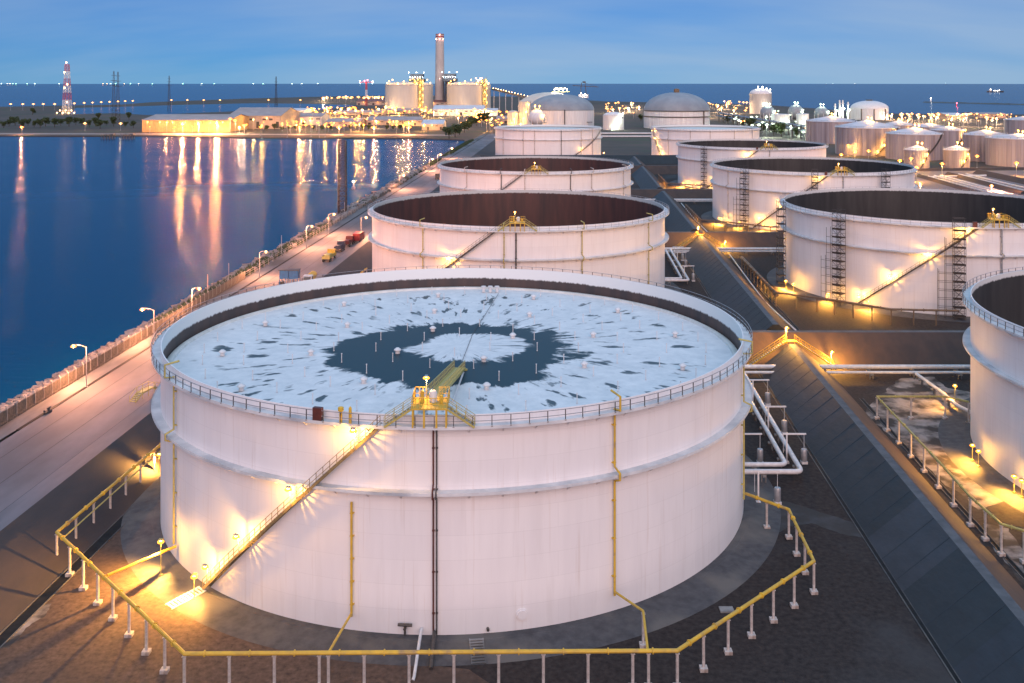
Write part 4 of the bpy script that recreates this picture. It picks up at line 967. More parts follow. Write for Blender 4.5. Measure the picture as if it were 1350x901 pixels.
for px, w in ((527, 'seventh street lamp along the seawall, beyond the lattice mast'), (566, 'eighth street lamp along the seawall'), (577, 'ninth street lamp along the seawall'), (592, 'last street lamp before the end of the road')):
    road_lamp(px, 1.8, w, 460, r=.42)
road_lamp(0, 1.6, 'street lamp on the tank side of the road near the red truck', 420, u=-72.0, Y=338.0, r=.3)
M_BARE = M_GALV
for Y, w in ((243, 'first'), (258, 'second'), (305, 'third'), (390, 'fourth')):
    p = P(-89.6, Y, ZR); g = MB(); g.lathe([(.1, 0), (.07, 6.2), (.001, 6.25)], 8); g.box((0, 0, .06), (.4, .4, .12)); o = g.build('bare_pole', M_GALV, loc=tuple(p)); tag(o, w + ' bare grey pole standing on the sea edge past the fence', 'pole', 'bare poles on the sea edge')
# sea fence: a thing with each post and each mesh panel
M_FPAN = pm('fence_mesh', (0.17, 0.145, 0.115), (0.08, 0.07, 0.06), 2.5, 0.7)
M_FPOST = pm('fence_post', (0.34, 0.33, 0.32), (0.24, 0.23, 0.22), 3, 0.7)
F = thing('sea_fence', 'dark mesh fence with pale posts along the seawall', 'fence', tuple(P(-88.9, 150, ZR)))
fp = MB(); fp.bar((0, 0, 0), (0, 0, 2.3), .13); fp.bar((0, 0, 2.28), (-.3, 0, 2.6), .09); fpm = fp.mesh('post', M_FPOST)
fq = MB(); L_ = 2.7 * sqrt(1 + SK * SK)
fq.box((0, L_ / 2, 1.15), (.03, L_ - .16, 1.75)); fq.box((0, L_ / 2, 2.1), (.06, L_ - .14, .06)); fq.box((0, L_ / 2, .22), (.2, L_ - .14, .3)); fqm = fq.mesh('mesh_panel', [M_FPAN])
rzf = -math.atan(SK)
for k in range(44):
    d = P(-88.9, 150 + 2.7 * k, 0) - P(-88.9, 150, 0); link('post', fpm, F, d); link('mesh_panel', fqm, F, d, rzf)
fr = MB(); a, c = P(-88.9, 150 + 2.7 * 44) - P(-88.9, 150), P(-88.9, 520) - P(-88.9, 150); nfar = 60
for k in range(nfar + 1): fr.bar(a.lerp(c, k / nfar), a.lerp(c, k / nfar) + Vector((0, 0, 1.8)), .12)
for hh in (.5, 1.2, 1.75): fr.bar(a + Vector((0, 0, hh)), c + Vector((0, 0, hh)), .06)
tag(fr.build('far_railing', M_FPOST, F), kind='stuff')

# low yellow crossover steps beside the near tank's left edge
T = thing('crossover_steps', 'faded yellow crossover steps on the left bund crest beside the near tank', 'steps', tuple(at(192, 522, 4.0)), atan2(1, .25))
g = MB()
for y in (-.55, .55):
    g.bar((-3.6, y, .05), (-1.6, y, 1.0), .1, .2); g.bar((-1.6, y, 1.0), (1.6, y, 1.0), .1, .2); g.bar((1.6, y, 1.0), (3.6, y, .05), .1, .2)
    for a_, b_ in (((-3.6, 1.0), (-1.6, 1.95)), ((-1.6, 1.95), (1.6, 1.95)), ((1.6, 1.95), (3.6, 1.0))): g.bar((a_[0], y, a_[1]), (b_[0], y, b_[1]), .06)
    for x, z in ((-3.6, .0), (-1.6, 1.), (0, 1.), (1.6, 1.), (3.6, 0)): g.bar((x, y, z - (1.0 if z else 0)), (x, y, z + .97), .07)
g.build('frame', M_YELD, T)
tm = MB(); tm.box((0, 0, 0), (.3, 1.05, .06)); tmm = tm.mesh('tread', M_YELD)
for k in range(6): link('tread', tmm, T, (-3.5 + k * .36, 0, .15 + k * .17)); link('tread', tmm, T, (3.5 - k * .36, 0, .15 + k * .17))
g = MB(); g.box((0, 0, 1.0), (3.2, 1.1, .07)); g.build('landing', M_YELD, T)
# clutter on the road: valve stand, blocks
g = MB(); g.box((0, 0, .15), (1.6, .3, .3)); g.box((.2, 0, .5), (.25, .25, .6)); g.box((.2, 0, .85), (.8, .12, .12)); g.box((-.5, .2, .35), (.2, .2, .5)); o = g.build('valve_stand', M_STEEL, loc=tuple(at(63, 545, ZR + .02)), rz=1.3); tag(o, 'small dark valve stand on the pale road at left', 'valve')

# ---- vehicles by the road
M_BLUE = pm('blue_paint', (0.02, 0.16, 0.36), (0.02, 0.11, 0.26), 1.2, .5, .1); M_RED = pm('red_paint', (0.34, 0.03, 0.03), (0.22, 0.02, 0.02), 1.2, .45)
M_TYRE = pm('tyre_rubber', (0.02, 0.02, 0.02), (0.03, 0.03, 0.03), 4, .85); M_GLASS = pm('dark_glass', (0.02, 0.025, 0.03), (0.03, 0.035, 0.04), 2, .1); M_WPAINT = pm('white_vehicle_paint', (0.65, 0.65, 0.66), (0.5, 0.5, 0.5), 1, .4)
M_MAROON = pm('maroon_paint', (0.11, 0.025, 0.03), (0.07, 0.02, 0.02), 1.2, .45); M_NAVY = pm('navy_paint', (0.02, 0.035, 0.08), (0.015, 0.025, 0.05), 1.2, .45)
def wheel_mesh(r=.5, w=.3):
    def mk():
        g = MB(); g.cur = 0
        for a, b2 in ((-w / 2, w / 2),): g.tube([(0, a, 0), (0, b2, 0)], r, 14)
        g.cur = 1; g.tube([(0, -w / 2 - .02, 0), (0, w / 2 + .02, 0)], r * .55, 10); return g.mesh('wheel', [M_TYRE, M_GALV])
    return cached(('whl', r, w), mk)
def truck(name, label, p, rz, cabmat, bodymat, L=8.0, load='tank', cat='truck', group='vehicles parked by the road'):
    T = thing(name, label, cat, tuple(p), rz, group)
    g = MB(); g.box((0, 0, .85), (L, .9, .25)); g.build('chassis', M_STEEL, T)
    cx = L / 2 - .95
    g = MB(); pr = [(-.95, .9), (.95, .9), (.95, 1.7), (.65, 2.75), (-.95, 2.85)]
    i = len(g.v)
    for y in (-1.15, 1.15): g.poly([(cx + x, y, z) for x, z in (pr if y > 0 else pr[::-1])])
    for k in range(5): (x0, z0), (x1, z1) = pr[k], pr[(k + 1) % 5]; g.quad((cx + x0, -1.15, z0), (cx + x1, -1.15, z1), (cx + x1, 1.15, z1), (cx + x0, 1.15, z0))
    cab = g.build('cab', cabmat, T)
    g = MB(); g.quad((cx + .955, -1.0, 1.75), (cx + .955, 1.0, 1.75), (cx + .69, 1.0, 2.62), (cx + .69, -1.0, 2.62)); g.build('windscreen', M_GLASS, cab)
    for s in (-1, 1):
        g = MB(); g.box((cx + .1, s * 1.155, 2.15), (.9, .02, .6)); g.build('side_window', M_GLASS, cab)
    g = MB(); bl = L - 2.3; bx = -L / 2 + bl / 2
    if load == 'tank':
        g.tube([(bx - bl / 2, 0, 1.95), (bx - bl / 2 + .4, 0, 1.95), (bx + bl / 2 - .2, 0, 1.95)], .98, 16); g.box((bx, 0, 2.98), (bl * .7, .5, .1))
    elif load == 'box': g.box((bx, 0, 2.1), (bl, 2.35, 2.2)); g.box((bx, 0, 3.22), (bl + .1, 2.45, .06))
    else:
        g.box((bx, 0, 1.1), (bl, 2.3, .2))
        for s in (-1, 1): g.box((bx, s * 1.12, 1.5), (bl, .08, .7))
        g.box((bx - bl / 2, 0, 1.5), (.08, 2.3, .7))
        g.box((bx, 0, 1.6), (bl * .6, 1.5, .8))
    g.build('body', bodymat, T, smooth=(load == 'tank'))
    for x in (cx - .1, -L / 2 + .9, -L / 2 + 2.1):
        for s in (-1, 1): link('wheel', wheel_mesh(), T, (x, s * 1.0, .5))
    return T
RZ = pi / 2 - math.atan(SK)
truck('tanker_truck', 'small white truck with yellow drum parked beside the blue tank', at(409, 375, ZR), RZ + pi, M_WPAINT, M_YEL, 6.5, 'tank')
truck('crane_truck', 'low yellow flatbed truck on the road past the blue tank', at(434, 343, ZR), RZ, M_YEL, M_YELD, 8.5, 'flat')
truck('pickup_truck', 'dark blue short truck behind the red truck', at(448, 331, ZR), RZ, M_NAVY, M_NAVY, 6.0, 'flat')
truck('box_truck', 'maroon truck next to the red truck', at(459, 324, ZR), RZ, M_MAROON, M_MAROON, 7.0, 'flat')
truck('box_truck', 'bright red box truck at the roadside near the second tank', at(473, 319, ZR), RZ, M_RED, M_RED, 8.0, 'box')
truck('box_truck', 'dark truck on the road beside the third tank', at(578, 236, ZR), RZ, M_MAROON, M_STEEL, 9.0, 'box')
T = thing('water_tank', 'blue steel water tank raised on legs beside the road', 'water tank', tuple(at(382, 377, ZR)), -.05)
for x in (-1.25, 1.25):
    g = MB(); g.box((x, 0, 3.1), (2.35, 2.4, 2.2))
    for k in range(3): g.box((x - .75 + k * .75, -1.22, 3.1), (.08, .06, 2.1))
    g.build('tank_module', M_BLUE, T)
g = MB()
g.box((0, 0, 4.3), (5.4, 2.9, .12)); g.build('canopy', M_STEEL, T)
for x in (-2.4, -.8, .8, 2.4):
    for y in (-1.1, 1.1): g = MB(); g.bar((x, y, 0), (x, y, 2.0), .14); g.build('leg', M_BLUE, T)
g = MB(); g.box((-2.2, 0, .6), (1.0, 1.6, 1.2)); g.build('pump_box', M_STEEL, T)

# ---- lattice mast on the seawall
def lattice(name, label, base, h, w0, w1, mats, panels, bar=.16, n_lv=None, group=None, cat='mast', rz=0.0):
    """square lattice mast, one part for each painted section"""
    T = thing(name, label, cat, tuple(base), rz, group)
    secs = len(mats)
    for s in range(secs):
        g = MB()
        for k in range(panels):
            t0, t1 = (s + k / panels) / secs, (s + (k + 1) / panels) / secs
            a, c = (w0 + (w1 - w0) * t0) / 2, (w0 + (w1 - w0) * t1) / 2; z0, z1 = h * t0, h * t1
            A = [(-a, -a), (a, -a), (a, a), (-a, a)]; C_ = [(-c, -c), (c, -c), (c, c), (-c, c)]
            for i in range(4):
                j = (i + 1) % 4
                g.bar((*A[i], z0), (*C_[i], z1), bar); g.bar((*A[i], z0), (*C_[j], z1), bar * .6); g.bar((*A[j], z0), (*C_[i], z1), bar * .6); g.bar((*C_[i], z1), (*C_[j], z1), bar * .6)
        g.build('mast_section', mats[s], T)
    return T
M_LAT = pm('lattice_steel', (0.030, 0.027, 0.027), (0.02, 0.018, 0.018), 1, .6)
lattice('lattice_mast', 'tall dark lattice mast standing on the seawall in front of the water', P(-93.5, 403, 2.2), 31, 3.0, 2.8, [M_LAT] * 3, 5, .34)
p = P(-97, 362, .0); g = MB(); g.lathe([(.9, -1.2), (.9, .2), (.35, .3), (.25, 2.6), (.001, 2.7)], 12); o = g.build('buoy', M_GALV, loc=tuple(at(466, 247, 0) + Vector((0, 0, 0))), smooth=True); tag(o, 'small lit buoy on the water behind the lattice mast', 'buoy'); bulb(o, (0, 0, 3.0), .45, (0.8, 0.95, 1.0), 60)

# ================================================================== FAR PLANT
def glow_pair(col):
    return (em('far_glow_%d_%d' % (col[1] * 100, col[2] * 100), (1.0, .22 + col[1] * .5, .02 + col[2] * .5) if col[1] < .9 else col, 7),
            em('far_ring_%d_%d' % (col[1] * 100, col[2] * 100), (1.0, col[1] * .5, col[2] * .2) if col[1] < .9 else col, 1.5))  # second glow: ring added round each far bulb as its amber halo
def far_lamp(px, py, col, S_, h, r, label, group, power=0, Y=None):
    """tall floodlight standing in the far yard; head seen at (px, py)"""
    p = at(px, py, h)
    if Y: p = atY(px, py, Y); h = p.z
    key = ('fl', col, round(h, 1), round(r, 1))
    def mk():
        g = MB(); g.cur = 0; g.bar((0, 0, 0), (0, 0, h), max(.25, r * .3), n=5); g.box((0, 0, .2), (1, 1, .4)); g.box((0, 0, h + r * 1.1), (r * 1.6, r * 1.6, .2)); g.cur = 1; g.ball((0, 0, h), r * .8, 6); g.cur = 2; g.lathe([(r * .5, h - r * .5), (r * 1.8, h - r * .35), (r * 1.8, h + r * .35), (r * .5, h + r * .5)], 8); return g.mesh('floodlight', [M_GALV, *glow_pair(col)])
    o = link('floodlight', cached(key, mk), None, (p.x, p.y, 0)); tag(o, label, 'floodlight', group)
    if power: lamp_light(o, (0, -r * 1.6, h - r * .5), power, col, .5)
    return o
def rr_(y): return max(.5, .00052 * FPX * H / max(3, y - Y0))        # bulbs enlarged with distance, their bloom put into the size
GOLD = (1.0, 0.37, 0.12); PEACH = (1.0, 0.62, 0.32); GREENW = (0.80, 1.0, 0.72); WHT = (1.0, 0.92, 0.8); PINK = (1.0, 0.42, 0.36)
for i, px in enumerate((14, 30, 44, 57, 72, 98, 111, 122, 133.5, 144.5, 155.5, 165, 175, 226, 247, 268.5, 290, 354, 396)):
    py = 137.5 if px < 80 else 136.6 - (px - 98) * .045 if px < 180 else 132.2
    far_lamp(px, py, PEACH, 60, 12, 1.5, 'small orange lamp in the row along the far causeway', 'causeway lamps')
LB_ = [(29, 168, SODIUM, 90, 8, 'orange lamp alone on the far left shore'), (112, 163, PEACH, 50, 8, 'pale lamp in the scrub behind the far shore'), (159, 163, PEACH, 50, 8, 'pale lamp just left of the lit warehouse'),
       (220, 161, GOLD, 60, 9, 'lamp at the left end of the lit warehouse'), (241, 163, GOLD, 130, 10, 'second floodlight before the lit warehouse'), (262, 162.5, GOLD, 120, 10, 'third floodlight before the lit warehouse'), (286, 161.5, GOLD, 210, 11, 'brightest floodlight before the lit warehouse'),
       (304, 157, GOLD, 60, 12, 'floodlight at the right end of the lit warehouse'), (310, 159, GOLD, 80, 11, 'floodlight pair at the right end of the lit warehouse'), (323, 154, GOLD, 60, 13, 'floodlight before the gabled shed'),
       (395, 168, GOLD, 70, 8, 'shore lamp whose reflection falls right of the gabled shed'), (403, 165, GOLD, 60, 9, 'lamp near the shore trees'), (447, 168, GOLD, 110, 8, 'bright shore lamp behind the lattice mast'), (493, 168, GOLD, 150, 8, 'bright shore lamp between mast and road'), (539, 168, GOLD, 140, 8, 'bright shore lamp nearest the road end'),
       (473, 153.5, GOLD, 90, 12, 'bright lamp among the pink roofs'), (411, 146, PEACH, 50, 12, 'lamp by the white shed'), (435, 143, PEACH, 50, 12, 'lamp right of the white shed'), (445, 142, PEACH, 40, 12, 'second lamp right of the white shed'), (336, 160, GOLD, 40, 9, 'lamp at the door of the gabled shed'), (372, 164, GOLD, 50, 8, 'lamp by the shore right of the gabled shed')]
for px, py, col, s_, h, lab in LB_: far_lamp(px, py, col, s_, h, 1.1 if s_ < 100 else 1.6, lab, 'floodlights on the far shore', s_ * (800 if px in (241, 262, 286) else 260 if px in (447, 493, 539, 395, 220) else 150 if px == 29 else 30), 1084 if 210 < px < 312 else None)
rnd = random.Random(21)
QUEUE = []
def cluster(n_, x0, x1, y0, y1, col, s_, label, group, h0=6, h1=13, slope=0.0):
    for k in range(n_):
        px = rnd.uniform(x0, x1); py = rnd.uniform(y0, y1) + slope * (px - x0); c_ = col if rnd.random() < .85 else PEACH; h = rnd.choice((h0, (h0 + h1) // 2, h1))
        r = round(rr_(py) * rnd.choice((.7, 1.0, 1.3)), 1)
        QUEUE.append((r / at(px, py, h).y, px, py, c_, s_, h, r, label, group, s_ * (1300 if y1 < 151 else 480) if k % 4 == 0 else 0))
def flush_clusters(keep):
    QUEUE.sort(key=lambda q: -q[0])
    for q in QUEUE[:keep]: far_lamp(*q[1:])
    g = MB(); cols = []; lights = []
    for _, px, py, col, s_, h, r, lab, grp, pw_ in QUEUE[keep:]:
        if col not in cols: cols.append(col)
        p = at(px, py, h); g.cur = 0; g.bar((p.x, p.y, 0), (p.x, p.y, h), max(.25, r * .3), n=4); ci = 1 + 2 * cols.index(col)
        g.cur = ci; g.ball((p.x, p.y, h), r * .8, 6); g.cur = ci + 1; g.lathe([(r * .5, -r * .5), (r * 1.8, -r * .35), (r * 1.8, r * .35), (r * .5, r * .5)], 8, (p.x, p.y, h))
        if pw_: lights.append((p + Vector((0, -r * 1.6, -r * .5)), pw_, col))
    ms = [M_GALV]
    for c_ in cols: ms += list(glow_pair(c_))
    o = g.build('far_lights', ms); tag(o, 'swarm of tiny amber lamps all over the far plant', 'lights', kind='stuff')
    for p, pw_, c_ in lights: lamp_light(o, p, pw_, c_, .5)
cluster(85, 405, 570, 141, 150, WARM, 30, 'small orange lamp in the plant before the big tanks', 'lamps of the far plant')
cluster(34, 318, 440, 157, 168, WARM, 24, 'small yellow lamp in the yard right of the warehouse', 'lamps right of the warehouse')
cluster(30, 195, 330, 158, 170, WARM, 24, 'small amber lamp along the front of the long warehouse', 'lamps along the warehouse', 4, 8)
cluster(55, 430, 560, 152, 166, WARM, 30, 'amber lamp among the pink roofs by the far shore', 'lamps among the pink roofs', 5, 9)
cluster(34, 565, 645, 143, 151, PEACH, 36, 'small lamp round the long white shed', 'lamps round the white shed')
cluster(55, 600, 695, 146, 166, WARM, 26, 'yellow lamp along the tree lined works road', 'lamps of the works road')
cluster(34, 425, 507, 127.5, 129.5, PEACH, 50, 'pale lamp in the row behind the plant', 'lamps in the row behind the plant')
cluster(34, 795, 870, 135, 149, PEACH, 30, 'lamp in the works between the dome tanks', 'lamps between the dome tanks')
cluster(30, 925, 985, 133, 146, PEACH, 36, 'lamp in the works right of the dome tank', 'lamps right of the dome tank')
cluster(16, 960, 1060, 150, 160, GREENW, 26, 'greenish lamp along the pipe rack', 'lamps of the pipe rack', slope=.15)
cluster(26, 990, 1065, 145, 178, GREENW, 30, 'greenish lamp among the gas spheres', 'lamps among the spheres')
cluster(60, 1165, 1350, 150, 160, PEACH, 36, 'orange lamp in the yard behind the cone roof tanks', 'lamps behind the cone roof tanks')
cluster(30, 1170, 1280, 150, 152.5, PEACH, 40, 'pale lamp along the far quay', 'lamps of the far quay')
flush_clusters(235)
for px, py, lab in ((1118, 192, 'lamp left of the second cone roof tank'), (1109, 204, 'lamp at the left foot of the second cone roof tank'), (1127, 200, 'lamp before the second cone roof tank'), (1145, 199, 'lamp on the stair of the second cone roof tank'), (1201, 209, 'lamp at the small tank with yellow glow'), (1242, 216, 'lamp between the two small tanks'), (1288, 206, 'street lamp before the third row of tanks'), (1340, 215, 'pair of lamps before the rightmost tank'), (1208, 221, 'low lamp by the small tank'), (1186, 212, 'lamp before the biggest cone roof tank'), (1158, 189, 'lamp high on the stair of the second cone roof tank')):
    far_lamp(px, py, WARM, 90, 8, .7, lab, 'lamps before the cone roof tanks', 7000)

def lamps_on(T, pts, r, col, s_, name='tank_lamp', power=22):
    key = 'far_glow_%d_%d_%d' % (col[1] * 100, col[2] * 100, s_)
    for p in pts: 
        mk = cached(('tl', r, key), lambda: (lambda g: (setattr(g, 'cur', 0), g.bar((0, 0, -2), (0, 0, 0), .2), setattr(g, 'cur', 1), g.ball((0, 0, 0), r * .7, 6), g.mesh('tank_lamp', [M_GALV, em('tank_glow_%d_%d' % (col[1] * 100, col[2] * 100), (1.0, .2 + col[1] * .5, .02 + col[2] * .5) if .2 < col[1] < .9 else col, 6)]))[4])(MB()))
        o = link(name, mk, T, p)
        if power: lamp_light(o, (0, -r * 1.5, -r), power * s_, col, .4)
# sheds and buildings
M_WALL = pm('shed_wall', (0.44, 0.36, 0.29), (0.34, 0.28, 0.23), .3, .7); M_WALL_LIT = pm('lamp_orange_cladding', (0.46, 0.31, 0.15), (0.36, 0.24, 0.12), .3, .7); M_WALL2 = pm('pale_shed_wall', (0.66, 0.64, 0.60), (0.55, 0.53, 0.5), .3, .7)  # long warehouse: orange lamp glow is put into the cladding colour
M_ROOFP = pm('shed_roof', (0.40, 0.33, 0.31), (0.30, 0.25, 0.24), .1, .6); M_ROOFW = pm('white_shed_roof', (0.62, 0.64, 0.68), (0.5, 0.52, 0.56), .1, .5); M_ROOFR = pm('red_shed_roof', (0.25, 0.10, 0.08), (0.17, 0.07, 0.06), .2, .7); M_DARKW = pm('dark_opening', (0.03, 0.03, 0.032), (0.04, 0.04, 0.04), 1, .5)
def shed(px0, px1, ybase, yeave, yridge, depth, wall, roofm, label, bays=6, doors=True, name='shed'):
    a, c = at(px0, ybase), at(px1, ybase); Y = a.y; w = c.x - a.x; he = H - (yeave - Y0) / FPX * Y; hr = max(he + .5, H - (yridge - Y0) / FPX * (Y + depth / 2))
    T = thing(name, label, 'building', (a.x, Y, 0), group=None)
    g = MB(); g.box((w / 2, depth / 2, he / 2), (w, depth, he))
    for x in (0.01, w - .01): g.poly([(x, 0, he), (x, depth, he), (x, depth / 2, hr)])
    g.build('wall', wall, T)
    g = MB(); e = .8
    for s in (0, 1):
        y0_, y1_ = (-e, depth / 2) if s == 0 else (depth + e, depth / 2); z0_ = he - e * (hr - he) / (depth / 2)
        g.quad((-e, y0_, z0_ + .15), (w + e, y0_, z0_ + .15), (w + e, y1_, hr + .15), (-e, y1_, hr + .15))
        g.quad((-e, y0_, z0_ - .15), (w + e, y0_, z0_ - .15), (w + e, y0_, z0_ + .15), (-e, y0_, z0_ + .15))
    g.build('roof', roofm, T)
    rib = MB(); rib.box((0, -.2, he / 2 - .2), (.5, .4, he - .5)); rm = rib.mesh('pilaster', wall)
    dm = MB(); bw = w / bays; dm.box((0, -.06, he * .3), (bw * .45, .1, he * .5)); dme = dm.mesh('door', M_DARKW)
    wm = MB(); wm.box((0, -.06, he * .72), (bw * .55, .1, he * .14)); wme = wm.mesh('window', M_DARKW)
    for k in range(bays + 1): link('pilaster', rm, T, (min(max(.25, k * bw), w - .25), 0, 0))
    for k in range(max(1, bays // 3)):
        x = w * (k + .5) / max(1, bays // 3); lamps_on(T, [(x, -3.0, he * .85)], .8, GOLD, 40, 'shed_fill_lamp', 24)  # lamps added in front of each shed to turn its wall amber
    if doors:
        for k in range(bays):
            if (k * 7 + bays) % 3 == 0: link('door', dme, T, ((k + .5) * bw, 0, 0))
            else: link('window', wme, T, ((k + .5) * bw, 0, 0))
    return T
shed(187.5, 303, 174.5, 158.5, 151, 90, M_WALL_LIT, M_ROOFP, 'long orange lit warehouse with ribbed front on the far shore', 22, False, 'warehouse')
shed(301, 370, 170, 153, 142, 110, M_WALL, M_ROOFP, 'broad gabled shed right of the lit warehouse', 8, True, 'warehouse')
shed(368, 424, 165, 154, 149, 60, M_WALL2, M_ROOFP, 'peach roofed shed right of the gabled shed', 6)
shed(377, 401, 153, 146, 143, 60, M_WALL2, M_ROOFW, 'small white shed behind the gabled one', 4)
shed(430, 474, 167, 161, 156, 60, M_WALL, M_ROOFP, 'pink roofed shed near the far shore', 6); shed(483, 531, 165, 159, 153.5, 70, M_WALL, M_ROOFP, 'wide pink roofed shed behind the bright shore lamp', 6)
shed(532, 556, 166, 159, 154, 50, M_WALL, M_ROOFP, 'short pink roofed shed', 4); shed(556, 584, 172, 164, 158, 60, M_WALL, M_ROOFW, 'pale roofed boat shed at the end of the water', 5)
shed(571, 638, 153, 144.5, 139, 70, M_WALL2, M_ROOFW, 'long white roofed shed with bright front', 10); shed(640, 656, 153, 146, 143, 50, M_WALL2, M_ROOFW, 'short white annex right of the long shed', 3)
shed(561, 624, 141, 135, 131.5, 90, M_WALL, M_ROOFR, 'long red roofed building under the big tank', 10); shed(470, 508, 139, 134, 131, 90, M_WALL, M_ROOFR, 'low red roofed building left of the big tank', 6)
shed(655, 694, 163, 157, 153, 50, M_WALL, M_ROOFP, 'pink roofed workshop by the works road', 5); shed(440, 505, 152, 148.5, 145.5, 60, M_WALL, M_ROOFP, 'low pink roofed store in the middle of the plant', 8); shed(505, 552, 150, 146, 143, 60, M_WALL, M_ROOFP, 'low store left of the white shed', 6)
shed(1290, 1330, 156, 150.5, 148.5, 60, M_WALL, M_ROOFP, 'lit quay building at the right horizon', 8); shed(1250, 1272, 157, 152, 149, 60, M_WALL, M_ROOFW, 'small domed shed on the quay', 3)

# trees on the far shore
M_BARK = pm('bark', (0.07, 0.05, 0.04), (0.04, 0.03, 0.025), 2, .9); M_LEAF = pm('foliage', (0.055, 0.085, 0.030), (0.028, 0.050, 0.018), .6, .8)
def tree_mesh(seed, h, w):
    rnd2 = random.Random(seed); g = MB(); g.lathe([(h * .035, 0), (h * .02, h * .5), (.01, h * .8)], 6)
    for k in range(4):
        a = rnd2.random() * 6.3; g.bar((0, 0, h * .4), (cos(a) * w * .3, sin(a) * w * .3, h * (.6 + .1 * k)), h * .018)
    tr = g.mesh('trunk', M_BARK); g = MB()
    for k in range(9):
        a = rnd2.random() * 6.3; rr2 = rnd2.uniform(0, .34) * w; c = Vector((cos(a) * rr2, sin(a) * rr2, h * rnd2.uniform(.45, .88))); R_ = w * rnd2.uniform(.16, .26)
        for q in range(55):
            v = Vector((rnd2.gauss(0, 1), rnd2.gauss(0, 1), rnd2.gauss(0, .8))).normalized() * R_ * rnd2.uniform(.55, 1.1) + c; s_ = w * rnd2.uniform(.04, .075)
            n1_ = Vector((rnd2.gauss(0, 1), rnd2.gauss(0, 1), rnd2.gauss(0, 1))).normalized(); n2_ = n1_.orthogonal().normalized()
            n3_ = n1_.cross(n2_); g.poly([v + n2_ * s_, v + n3_ * s_, v - n2_ * s_, v - n3_ * s_])
    return tr, g.mesh('crown', M_LEAF)
TM = [tree_mesh(i, 9, 9) for i in range(4)]
def tree(px, py, s_, label, group):
    p = at(px, py); i = int(px * 7) % 4; T = thing('tree', label, 'tree', tuple(p), px, group); T.scale = (s_, s_, s_ * .9); link('trunk', TM[i][0], T); link('crown', TM[i][1], T)
for px, py in ((343, 172), (352, 173), (362, 172), (372, 173), (380, 172), (390, 173), (413, 172), (424, 172), (436, 172), (462, 172), (470, 171), (478, 172), (486, 172), (510, 172), (518, 172), (528, 172)): tree(px, py, rnd.uniform(.55, .95), 'dark tree in the row on the far shore', 'trees on the far shore')
for px, py in ((618, 172), (622, 168), (628, 166), (634, 163), (638, 160), (643, 157), (612, 175), (606, 178), (600, 181), (592, 183), (640, 163)): tree(px, py, rnd.uniform(1.2, 1.7), 'dark tree beside the works road', 'trees beside the works road')
for px, py in ((20, 166), (45, 168), (80, 166), (100, 165), (132, 170), (140, 166), (170, 158), (43, 152), (130, 158), (12, 167), (60, 167), (118, 168), (150, 167), (30, 170), (5, 169), (37, 166), (53, 169), (72, 168), (91, 167), (108, 166), (126, 167), (165, 168), (176, 169)): tree(px, py, rnd.uniform(.8, 1.5), 'dark bush in the scrub on the left headland', 'bushes on the left headland')
for px, py in ((845, 160), (852, 161), (860, 160), (980, 168), (990, 172), (1005, 176), (1020, 179), (960, 163), (1030, 181), (1050, 182)): tree(px, py, rnd.uniform(1.2, 1.8), 'dark green tree by the pipe rack', 'trees by the pipe rack')

# shore wall, road on the far shore, piled dolphins
M_QUAY = pm('quay_concrete', (0.30, 0.28, 0.26), (0.20, 0.19, 0.18), .2, .8)
sheet('shore_road', [at(-420, 175.3), at(0, 175.8), at(200, 176.2), at(470, 177.2), at(585, 177.8), at(600, 179.2), at(470, 178.6), at(200, 177.7), at(0, 177.4), at(-420, 176.8)], M_QUAY, 0.06, 'pale shore road along the far bank')
for x0, x1, w in ((134, 151, 'left'), (160, 177, 'right')):
    a, c = at(x0, 184, -1), at(x1, 184, -1); T = thing('mooring_dolphin', '%s dark piled mooring platform off the far shore' % w, 'jetty', (a.x, a.y, -1), group='mooring platforms off the far shore')
    g = MB(); g.box(((c.x - a.x) / 2, 0, 5.2), (c.x - a.x, 7, 1.2)); g.build('deck', M_CONC, T)
    for k in range(5):
        for y in (-2.5, 2.5): g = MB(); g.bar((.8 + (c.x - a.x - 1.6) * k / 4, y, -2), (.8 + (c.x - a.x - 1.6) * k / 4, y, 4.6), .9, n=6); g.build('pile', M_STEEL, T)

